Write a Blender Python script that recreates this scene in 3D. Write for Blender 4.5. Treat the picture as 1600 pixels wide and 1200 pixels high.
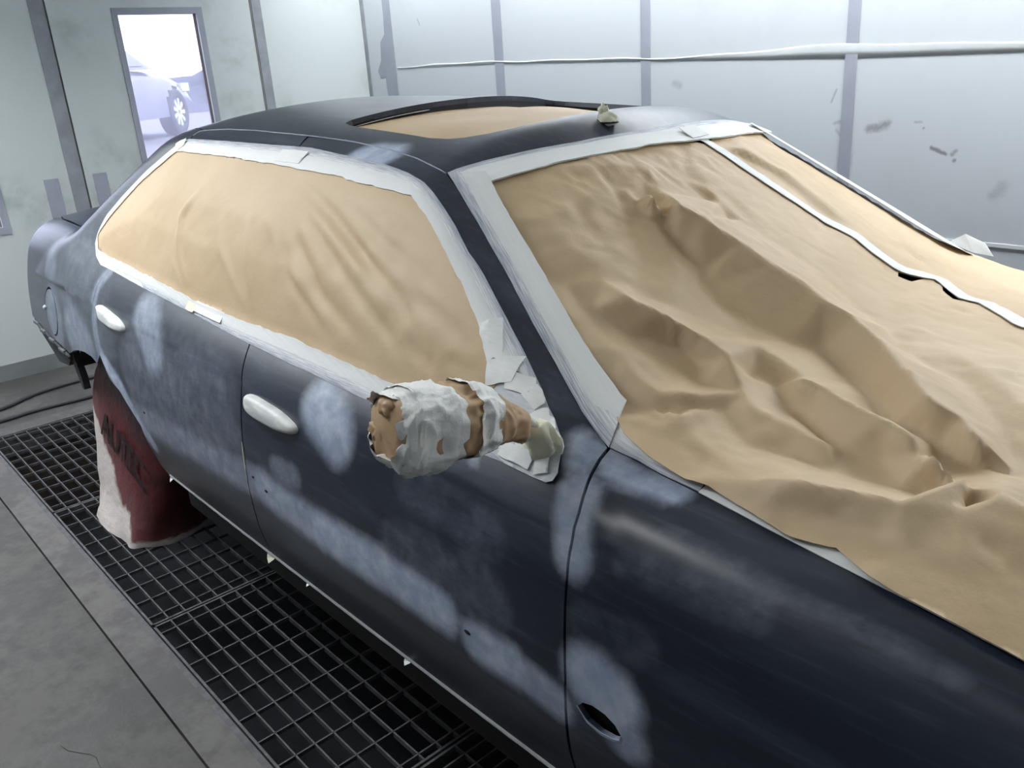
import bpy, bmesh, math, random
import numpy as np
from mathutils import Vector, Matrix
from mathutils.geometry import delaunay_2d_cdt

# ------------------------------------------------------------------ scene, camera, world, exposure
for o in list(bpy.data.objects): bpy.data.objects.remove(o)
scene = bpy.context.scene
COL = scene.collection
CAM = np.array([0.0, -1.655, 1.57])
def camera():
    yaw, pitch, roll, f = 2.4330, .3555, .0687, 1338.0
    fw = Vector((math.cos(pitch)*math.cos(yaw), math.cos(pitch)*math.sin(yaw), -math.sin(pitch)))
    r = Vector((math.sin(yaw), -math.cos(yaw), 0)); d = fw.cross(r)
    r2 = math.cos(roll)*r + math.sin(roll)*d; d2 = -math.sin(roll)*r + math.cos(roll)*d
    cd = bpy.data.cameras.new('camera'); co = bpy.data.objects.new('camera', cd); COL.objects.link(co)
    cd.sensor_fit = 'HORIZONTAL'; cd.sensor_width = 36.0; cd.lens = 36.0*f/1600.0; cd.clip_start = .02
    m = Matrix((r2, -d2, -fw)).transposed().to_4x4(); m.translation = Vector(CAM); co.matrix_world = m
    scene.camera = co
camera()
w = bpy.data.worlds.new('sky'); scene.world = w; w.use_nodes = True
nt = w.node_tree; nt.nodes.clear()
bg = nt.nodes.new('ShaderNodeBackground'); bg.inputs[0].default_value = (.86, .92, 1, 1); bg.inputs[1].default_value = 3.2
ow = nt.nodes.new('ShaderNodeOutputWorld'); nt.links.new(bg.outputs[0], ow.inputs[0])
scene.view_settings.view_transform = 'Standard'; scene.view_settings.look = 'None'
scene.view_settings.gamma = 1.0; scene.view_settings.use_curve_mapping = False
scene.view_settings.exposure = 0.28
LAMP_FAR = [12, 16, 23, 28, 28, 22]      # strengths of the booth's ceiling lamps, from the end wall
LAMP_NEAR = [32, 37, 10, 1, 1, 1]

# ------------------------------------------------------------------ helpers
rnd = random.Random(7)
def srgb(r, g, b):
    f = lambda c: (c/255/12.92) if c/255 <= .04045 else ((c/255+.055)/1.055)**2.4
    return (f(r), f(g), f(b), 1)
def tag(o, label=None, cat=None, group=None, kind=None):
    if label: o['label'] = label
    if cat: o['category'] = cat
    if group: o['group'] = group
    if kind: o['kind'] = kind
    return o
def empty(name, loc=(0, 0, 0), label=None, cat=None, group=None, kind=None):
    o = bpy.data.objects.new(name, None); COL.objects.link(o); o.location = loc; o.empty_display_size = .1
    return tag(o, label, cat, group, kind)
def link(name, me, mat, parent=None, label=None, cat=None, group=None, kind=None):
    o = bpy.data.objects.new(name, me); COL.objects.link(o)
    if mat is not None and not me.materials: me.materials.append(mat)
    if parent is not None:
        o.parent = parent; o.matrix_parent_inverse = Matrix.Translation(parent.location).inverted() if parent.parent is None else Matrix.Identity(4)
    return tag(o, label, cat, group, kind)
def mesh(name, V, F, smooth=False):
    me = bpy.data.meshes.new(name); me.from_pydata([tuple(map(float, v)) for v in V], [], [tuple(int(i) for i in f) for f in F])
    if smooth:
        me.polygons.foreach_set('use_smooth', [True]*len(me.polygons))
    me.update(); return me
def box_data(x0, x1, y0, y1, z0, z1):
    V = [(x0,y0,z0),(x1,y0,z0),(x1,y1,z0),(x0,y1,z0),(x0,y0,z1),(x1,y0,z1),(x1,y1,z1),(x0,y1,z1)]
    F = [(0,3,2,1),(4,5,6,7),(0,1,5,4),(1,2,6,5),(2,3,7,6),(3,0,4,7)]
    return V, F
def box(name, x0, x1, y0, y1, z0, z1, mat, parent=None, bev=0, **k):
    V, F = box_data(x0, x1, y0, y1, z0, z1); me = mesh(name, V, F)
    if bev:
        bm = bmesh.new(); bm.from_mesh(me)
        bmesh.ops.bevel(bm, geom=bm.edges[:], offset=bev, segments=2, affect='EDGES', profile=.5); bm.to_mesh(me); bm.free()
    return link(name, me, mat, parent, **k)
def inpoly(P, poly):
    x, y = P[:, 0], P[:, 1]; c = np.zeros(len(P), bool); q = np.asarray(poly, float)
    for (x0, y0), (x1, y1) in zip(q, np.roll(q, -1, 0)):
        if y0 == y1: continue
        c ^= ((y0 > y) != (y1 > y)) & (x < (x1-x0)*(y-y0)/(y1-y0)+x0)
    return c
def edge_dist(P, poly):
    q = np.asarray(poly, float); d = np.full(len(P), 9e9)
    for a, b in zip(q, np.roll(q, -1, 0)):
        ab = b-a; t = np.clip(((P-a)@ab)/max(ab@ab, 1e-12), 0, 1); d = np.minimum(d, np.linalg.norm(P-a-t[:, None]*ab, axis=1))
    return d
def densify(poly, step, closed=True):
    q = np.asarray(poly, float); out = []
    n = len(q); m = n if closed else n-1
    for i in range(m):
        a, b = q[i], q[(i+1) % n]; k = max(1, int(np.ceil(np.linalg.norm(b-a)/step)))
        for j in range(k): out.append(a+(b-a)*j/k)
    if not closed: out.append(q[-1])
    return np.array(out)
def triang(outer, holes=(), step=.02, jitter=.12):
    """fine triangulation of a 2-D polygon with holes -> (verts, tris, boundary loops)"""
    loops = [densify(outer, step)]+[densify(h, step) for h in holes]
    B = np.concatenate(loops); E = []; k = 0
    for l in loops:
        E += [(k+i, k+(i+1) % len(l)) for i in range(len(l))]; k += len(l)
    lo, hi = B.min(0), B.max(0)
    gx, gy = np.meshgrid(np.arange(lo[0]+step/2, hi[0], step), np.arange(lo[1]+step/2, hi[1], step))
    gx[1::2] += step/2
    G = np.stack([gx.ravel(), gy.ravel()], 1); rs = np.random.RandomState(1); G = G+(rs.rand(*G.shape)-.5)*step*jitter
    ok = inpoly(G, loops[0])
    for h in loops[1:]: ok &= ~inpoly(G, h)
    G = G[ok]; d = edge_dist(G, loops[0])
    for h in loops[1:]: d = np.minimum(d, edge_dist(G, h))
    G = G[d > step*.45]
    P = np.concatenate([B, G])
    v, e, f, ov, oe, of = delaunay_2d_cdt([Vector(p) for p in P], E, [], 0, 1e-7)
    v = np.array([tuple(p) for p in v]); f = np.array([t for t in f if len(t) == 3])
    c = v[f].mean(1); ok = inpoly(c, loops[0])
    for h in loops[1:]: ok &= ~inpoly(c, h)
    f = f[ok]
    a = v[f]; ar = (a[:,1,0]-a[:,0,0])*(a[:,2,1]-a[:,0,1])-(a[:,1,1]-a[:,0,1])*(a[:,2,0]-a[:,0,0])
    f[ar < 0] = f[ar < 0][:, ::-1]
    # boundary edges (directed) of the kept triangles
    cnt = {}
    for t in f:
        for i in range(3): cnt[(t[i], t[(i+1) % 3])] = 1
    bd = [e for e in cnt if (e[1], e[0]) not in cnt]
    return v, f, bd
def prism(outer, holes, axis, d0, d1, name, mat, parent=None, step=9, **k):
    """flat plate with holes: polygon in the two other axes, extruded d0..d1 along axis ('x' or 'y' or 'z')"""
    v, f, bd = triang(outer, holes, step)
    mp = {'x': lambda p, d: (d, p[0], p[1]), 'y': lambda p, d: (p[0], d, p[1]), 'z': lambda p, d: (p[0], p[1], d)}[axis]
    n = len(v); V = [mp(p, d1) for p in v]+[mp(p, d0) for p in v]
    F = [tuple(t) for t in f]+[tuple(n+i for i in t[::-1]) for t in f]+[(b, a, n+a, n+b) for a, b in bd]
    me = mesh(name, V, F); bm = bmesh.new(); bm.from_mesh(me); bmesh.ops.recalc_face_normals(bm, faces=bm.faces); bm.to_mesh(me); bm.free()
    return link(name, me, mat, parent, **k)
def rect(a0, a1, b0, b1): return [(a0, b0), (a1, b0), (a1, b1), (a0, b1)]
def tube(pts, r, n=8, closed=True):
    P = np.asarray(pts, float); r = np.broadcast_to(r, len(P)); V = []; F = []
    T = np.gradient(P, axis=0); T /= np.linalg.norm(T, axis=1)[:, None]
    up = np.array([.13, .31, .94])
    for i in range(len(P)):
        a = np.cross(T[i], up); a /= np.linalg.norm(a); b = np.cross(a, T[i])
        for j in range(n):
            t = 2*math.pi*j/n; V.append(P[i]+r[i]*(math.cos(t)*a+math.sin(t)*b))
    for i in range(len(P)-1):
        for j in range(n): F.append((i*n+j, i*n+(j+1) % n, (i+1)*n+(j+1) % n, (i+1)*n+j))
    if closed: F += [tuple(range(n))[::-1], tuple((len(P)-1)*n+j for j in range(n))]
    return V, F
def spline(pts, n):
    P = np.asarray(pts, float); s = np.concatenate([[0], np.cumsum(np.linalg.norm(np.diff(P, axis=0), axis=1))])
    t = np.linspace(0, s[-1], n); return np.stack([curve_exact(t, np.stack([s, P[:, i]], 1)) for i in range(P.shape[1])], 1)
def resample(pts, n):
    P = np.asarray(pts, float); s = np.concatenate([[0], np.cumsum(np.linalg.norm(np.diff(P, axis=0), axis=1))])
    t = np.linspace(0, s[-1], n); return np.stack([np.interp(t, s, P[:, i]) for i in range(P.shape[1])], 1)
# small value noise, used to crumple meshes
def vnoise(P, seed=0):
    P = np.asarray(P, float); i = np.floor(P).astype(np.int64); f = P-i; f = f*f*(3-2*f); out = 0
    for dx in (0, 1):
        for dy in (0, 1):
            for dz in (0, 1):
                h = (i[:, 0]+dx)*374761393+(i[:, 1]+dy)*668265263+(i[:, 2]+dz)*2147483647+seed*974634777
                h = (h ^ (h >> 13))*1274126177; h = (h ^ (h >> 16)) & 0xffff
                wgt = (f[:, 0] if dx else 1-f[:, 0])*(f[:, 1] if dy else 1-f[:, 1])*(f[:, 2] if dz else 1-f[:, 2])
                out = out+wgt*(h/65535.0)
    return out*2-1

# ------------------------------------------------------------------ materials
def newmat(name):
    m = bpy.data.materials.new(name); m.use_nodes = True; m.node_tree.nodes.clear()
    return m
class N:
    """tiny node helper"""
    def __init__(s, m):
        s.t = m.node_tree; s.out = s.t.nodes.new('ShaderNodeOutputMaterial')
        s.b = s.t.nodes.new('ShaderNodeBsdfPrincipled'); s.t.links.new(s.b.outputs[0], s.out.inputs[0])
    def n(s, typ, **k):
        x = s.t.nodes.new(typ)
        for a, v in k.items(): setattr(x, a, v)
        return x
    def l(s, a, b): s.t.links.new(a, b)
    def put(s, sock, v):
        if hasattr(v, 'links') or isinstance(v, bpy.types.NodeSocket): s.l(v, sock)
        else: sock.default_value = v
    def math(s, op, a, b=0., c=0., clamp=False):
        x = s.n('ShaderNodeMath', operation=op, use_clamp=clamp)
        for i, v in enumerate((a, b, c)): s.put(x.inputs[i], v)
        return x.outputs[0]
    def coord(s, which='Object', scale=(1, 1, 1), rot=(0, 0, 0)):
        c = s.n('ShaderNodeTexCoord'); m = s.n('ShaderNodeMapping'); m.inputs['Scale'].default_value = scale; m.inputs['Rotation'].default_value = rot
        s.l(c.outputs[which], m.inputs[0]); return m.outputs[0]
    def noise(s, vec, scale=5, detail=4, rough=.55, dist=0):
        x = s.n('ShaderNodeTexNoise'); s.l(vec, x.inputs['Vector'])
        x.inputs['Scale'].default_value = scale; x.inputs['Detail'].default_value = detail; x.inputs['Roughness'].default_value = rough; x.inputs['Distortion'].default_value = dist
        return x.outputs[0]
    def ramp(s, v, a, b, lo=0., hi=1., smooth=True):
        x = s.n('ShaderNodeMapRange', interpolation_type='SMOOTHSTEP' if smooth else 'LINEAR')
        s.put(x.inputs[0], v); 
        for i, q in enumerate((a, b, lo, hi)): s.put(x.inputs[i+1], q)
        return x.outputs[0]
    def mix(s, f, a, b):
        x = s.n('ShaderNodeMix', data_type='RGBA'); s.put(x.inputs[0], f); s.put(x.inputs[6], a); s.put(x.inputs[7], b); return x.outputs[2]
    def bump(s, h, st=.2, dist=.01):
        x = s.n('ShaderNodeBump'); s.put(x.inputs['Height'], h); x.inputs['Strength'].default_value = st; x.inputs['Distance'].default_value = dist
        s.l(x.outputs[0], s.b.inputs['Normal'])
    def set(s, col=None, rough=None, metal=None, spec=None):
        if col is not None: s.put(s.b.inputs['Base Color'], col)
        if rough is not None: s.put(s.b.inputs['Roughness'], rough)
        if metal is not None: s.put(s.b.inputs['Metallic'], metal)
        if spec is not None: s.put(s.b.inputs['Specular IOR Level'], spec)
def plain(name, col, rough=.6, metal=0, var=.12, scale=6, spec=.4, bump=0):
    m = newmat(name); n = N(m); c = n.coord(); f = n.noise(c, scale, 5)
    dk = tuple(x*(1-var) for x in col[:3])+(1,); lt = tuple(min(1, x*(1+var)) for x in col[:3])+(1,)
    n.set(n.mix(n.ramp(f, .3, .7), dk, lt), rough, metal, spec)
    if bump: n.bump(n.noise(c, scale*4, 4), bump, .008)
    return m
M = {}
def mat_paint():
    m = newmat('sanded_navy_paint'); n = N(m)
    at = n.n('ShaderNodeAttribute', attribute_name='primer').outputs['Fac']
    c = n.coord('Object')
    cl = n.noise(c, 22, 5, .6)                      # ragged patch edges
    f2 = n.noise(n.coord('Object', (14, 14, 60)), 3.5, 5, .62)   # fine sanding streaks along the car
    a = n.math('ADD', at, n.math('MULTIPLY', n.math('SUBTRACT', cl, .5), n.math('MULTIPLY', n.ramp(at, .0, .15), .30)))
    a = n.math('ADD', a, n.math('MULTIPLY', n.math('SUBTRACT', f2, .5), n.math('MULTIPLY', n.ramp(at, .02, .25), .22)))
    a = n.math('MULTIPLY', n.ramp(a, .05, .95, smooth=False), 1., clamp=True)
    st = n.noise(n.coord('Object', (1.2, 5, 5.5), (0, .5, 0)), 2.2, 6, .62, .4)
    st2 = n.noise(n.coord('Object', (3, 30, 40), (0, .55, 0)), 2., 4, .6)
    dust = n.math('ADD', n.math('MULTIPLY', n.ramp(st, .45, .75), .20), n.math('MULTIPLY', n.ramp(st2, .5, .8), .16))
    base = n.mix(dust, srgb(34, 41, 55), srgb(116, 128, 147))
    col = n.mix(a, base, n.mix(n.ramp(cl, .3, .75), srgb(158, 171, 196), srgb(192, 201, 215)))
    rough = n.math('ADD', n.math('MULTIPLY', a, .2), .31)
    n.set(col, rough, 0, .58)
    return m
M['paint'] = mat_paint()
M['shell'] = plain('dark_inner_shell', srgb(14, 16, 22), .7)
M['black'] = plain('black_rubber', srgb(16, 16, 18), .6, bump=.1)
M['underbody'] = plain('dark_underbody', srgb(24, 24, 26), .8, scale=9, var=.3)
def mat_paper(name, col, dark):
    m = newmat(name); n = N(m); c = n.coord()
    a = n.noise(c, 3, 4); b = n.noise(n.coord('Object', (8, 8, 8)), 60, 3)
    f = n.math('ADD', n.math('MULTIPLY', n.ramp(a, .3, .7), .6), n.math('MULTIPLY', b, .35))
    n.set(n.mix(f, dark, col), .56, 0, .4); n.bump(n.noise(c, 26, 4, .6), .10, .012)
    return m
M['paper'] = mat_paper('brown_kraft_paper', srgb(212, 189, 155), srgb(197, 171, 135))
def mat_tape(name, lo, hi, streak=1.0):
    m = newmat(name); n = N(m)
    uv = n.n('ShaderNodeUVMap'); mp = n.n('ShaderNodeMapping'); mp.inputs['Scale'].default_value = (2.5, 9, 1); n.l(uv.outputs[0], mp.inputs[0])
    s1 = n.noise(mp.outputs[0], 3, 5, .6)
    sx = n.n('ShaderNodeSeparateXYZ'); n.l(uv.outputs[0], sx.inputs[0])
    edge = n.ramp(sx.outputs[1], .0, .55)            # single layer at the outer rim lets the paint show through
    f = n.math('ADD', n.math('MULTIPLY', edge, .62*streak), n.ramp(s1, .3, .72, .38-.5*streak, .38+.22*streak), clamp=True)
    n.set(n.mix(f, lo, hi), .55, 0, .35); n.bump(n.noise(n.coord(), 60, 3), .12, .004)
    return m
M['tape'] = mat_tape('white_masking_tape', srgb(152, 160, 174), srgb(246, 248, 247))
M['tape_thin'] = mat_tape('thin_corner_tape', srgb(168, 176, 186), srgb(226, 230, 232), .5)
M['tape_white'] = mat_tape('fresh_masking_tape', srgb(224, 228, 228), srgb(248, 249, 246), .4)
M['tape_yellow'] = plain('cream_masking_tape', srgb(232, 232, 208), .55, var=.05, scale=20, bump=.15)
def mat_wall(name, col, dirt, amount, strokes=()):
    m = newmat(name); n = N(m); c = n.coord('Object')
    a = n.noise(c, 1.3, 6, .62, .3); b = n.noise(c, 5.5, 6, .65); d = n.noise(c, 23, 4, .7)
    f = n.math('MULTIPLY', n.ramp(a, .48, .72), n.ramp(b, .35, .7))
    f = n.math('ADD', n.math('MULTIPLY', f, amount), n.math('MULTIPLY', n.ramp(d, .68, .78), n.ramp(b, .55, .7, 0, amount*.9)))
    for (p, q, r, s) in strokes:                      # scuffs where something rubbed the wall
        P, Q = Vector(p), Vector(q); D = Q-P
        v1 = n.n('ShaderNodeVectorMath', operation='SUBTRACT'); n.l(c, v1.inputs[0]); v1.inputs[1].default_value = P
        dt = n.n('ShaderNodeVectorMath', operation='DOT_PRODUCT'); n.l(v1.outputs[0], dt.inputs[0]); dt.inputs[1].default_value = D/max(D.length_squared, 1e-9)
        t = n.math('MULTIPLY', dt.outputs['Value'], 1., clamp=True)
        v2 = n.n('ShaderNodeVectorMath', operation='SCALE'); v2.inputs[0].default_value = D; n.l(t, v2.inputs['Scale'])
        v3 = n.n('ShaderNodeVectorMath', operation='DISTANCE'); n.l(v1.outputs[0], v3.inputs[0]); n.l(v2.outputs[0], v3.inputs[1])
        dd = n.math('ADD', v3.outputs['Value'], n.math('MULTIPLY', n.math('SUBTRACT', d, .5), r*2.2))
        f = n.math('MAXIMUM', f, n.ramp(dd, 0, r*1.3, s*.75, 0))
    n.set(n.mix(n.math('MULTIPLY', f, 1., clamp=True), col, dirt), .42, 0, .4)
    return m

# ------------------------------------------------------------------ shape of the car body (x forward, z up, metres)
def smax(a,b,k):
    h=np.clip(.5+.5*(a-b)/k,0,1); return b*(1-h)+a*h+k*h*(1-h)
def smin(a,b,k): return -smax(-a,-b,k)
def curve_exact(x,pts):
    # smooth interpolation (monotone-ish cubic hermite) of table
    p=np.array(pts,float); xs,ys=p[:,0],p[:,1]
    d=np.diff(ys)/np.diff(xs); m=np.empty_like(ys); m[1:-1]=(d[1:]+d[:-1])/2; m[0]=d[0]; m[-1]=d[-1]
    x=np.asarray(x,float); i=np.clip(np.searchsorted(xs,x)-1,0,len(xs)-2); h=xs[i+1]-xs[i]; t=(x-xs[i])/h
    tl=np.clip(t,0,1)
    v=(2*tl**3-3*tl**2+1)*ys[i]+(tl**3-2*tl**2+tl)*h*m[i]+(-2*tl**3+3*tl**2)*ys[i+1]+(tl**3-tl**2)*h*m[i+1]
    return v+np.where(t<0,t*h*m[0],0)+np.where(t>1,(t-1)*h*m[-1],0)
_LUT={}
def curve(x,pts):
    k=id(pts)
    if k not in _LUT:
        xs=np.linspace(pts[0][0]-3,pts[-1][0]+3,6000); _LUT[k]=(xs,curve_exact(xs,pts))
    return np.interp(x,*_LUT[k])
PLAN=[(-4.1,.862),(-3.7,.888),(-3.3,.902),(-2.9,.907),(-2.3,.910),(-1.6,.910),(-.8,.905),(-.2,.895),(.4,.88),(.9,.84)]
SIDE=[(.30,.075),(.42,.035),(.52,.008),(.62,0),(.72,.004),(.84,.018),(.94,.040),(1.02,.066),(1.12,.105),(1.2,.15)]
TOP=[(-4.1,1.10),(-3.75,1.12),(-3.35,1.10),(-2.8,1.07),(-2.3,1.035),(-1.6,1.02),(-.9,1.00),(-.5,.985),(-.1,.955),(.4,.89),(.9,.80)]
ROOF=[(-3.6,1.39),(-3.2,1.475),(-2.8,1.500),(-2.4,1.497),(-1.95,1.486),(-1.6,1.466),(-1.4,1.444),(-1.1,1.39)]
CROWN=[(-3.6,.4),(-3.0,.45),(-2.5,.7),(-2.0,.78),(-1.5,.78),(-1.0,.8)]
def f_low(X,y,z):
    s=y-(curve(X,PLAN)-curve(z,SIDE))
    t=z-(curve(X,TOP)-.06*(y/.8)**2+.03)
    f=smax(s*.97,t,.10)
    r=-(X+4.22)+.05*(y/.8)**2 + .40*np.maximum(z-.80,0)**2 + .22*np.maximum(.80-z,0)**2
    f=smax(f,r,.16)
    g=(X-.95)+.25*(y/.8)**2
    return smax(f,g,.2)
def ws_x(y,z):
    # windshield surface x at half width y and height z
    zz=(z-.989)/.379
    e=-.8445-.6025*zz +.02*zz*(1-zz)
    yw=.74-.19*zz
    return e+.15*(1-(y/yw)**2)
def f_gh(X,y,z):
    w=z-1.0
    wid=.805-.44*w-.28*w*np.abs(w) + .03*np.clip(-(X+2.2),0,.7)
    s=(y-wid)*.88
    t=z-(curve(X,ROOF)-(.27*y**2+.25*y**4)*curve(X,CROWN))
    f=smax(s,t,.035)
    f=smax(f,(X-ws_x(y,z))*.55,.022)
    rw=(-2.95-1.85*(1.41-z) - X + .05*(y/.7)**2)*.41
    return np.maximum(smax(f,rw,.05),(.93-z))
def body(X,Y,z):
    y=np.sqrt(np.asarray(Y,float)**2+1e-8)
    return smin(f_low(X,y,z),f_gh(X,y,z),.035)
def bodyP(P): return body(P[...,0],P[...,1],P[...,2])
def cast(O,D,f=bodyP,t0=0.,t1=9.,n=400,off=0.,it=30):
    """first hit of rays O+tD with f=off ; nan if none"""
    D=np.asarray(D,float).reshape(-1,3); O=np.broadcast_to(np.asarray(O,float),D.shape)
    ts=np.linspace(t0,t1,n); lo=np.full(len(D),np.nan); prev=np.full(len(D),1.); done=np.zeros(len(D),bool)
    hi=lo.copy()
    for a,b in zip(ts[:-1],ts[1:]):
        v=f(O+b*D)-off
        hit=(~done)&(v<0)
        lo[hit]=a;hi[hit]=b;done|=hit
        if done.all():break
    for _ in range(it):
        m=(lo+hi)/2; v=f(O+m[:,None]*D)-off
        neg=v<0; hi=np.where(neg,m,hi); lo=np.where(neg,lo,m)
    return O+hi[:,None]*D

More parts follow.
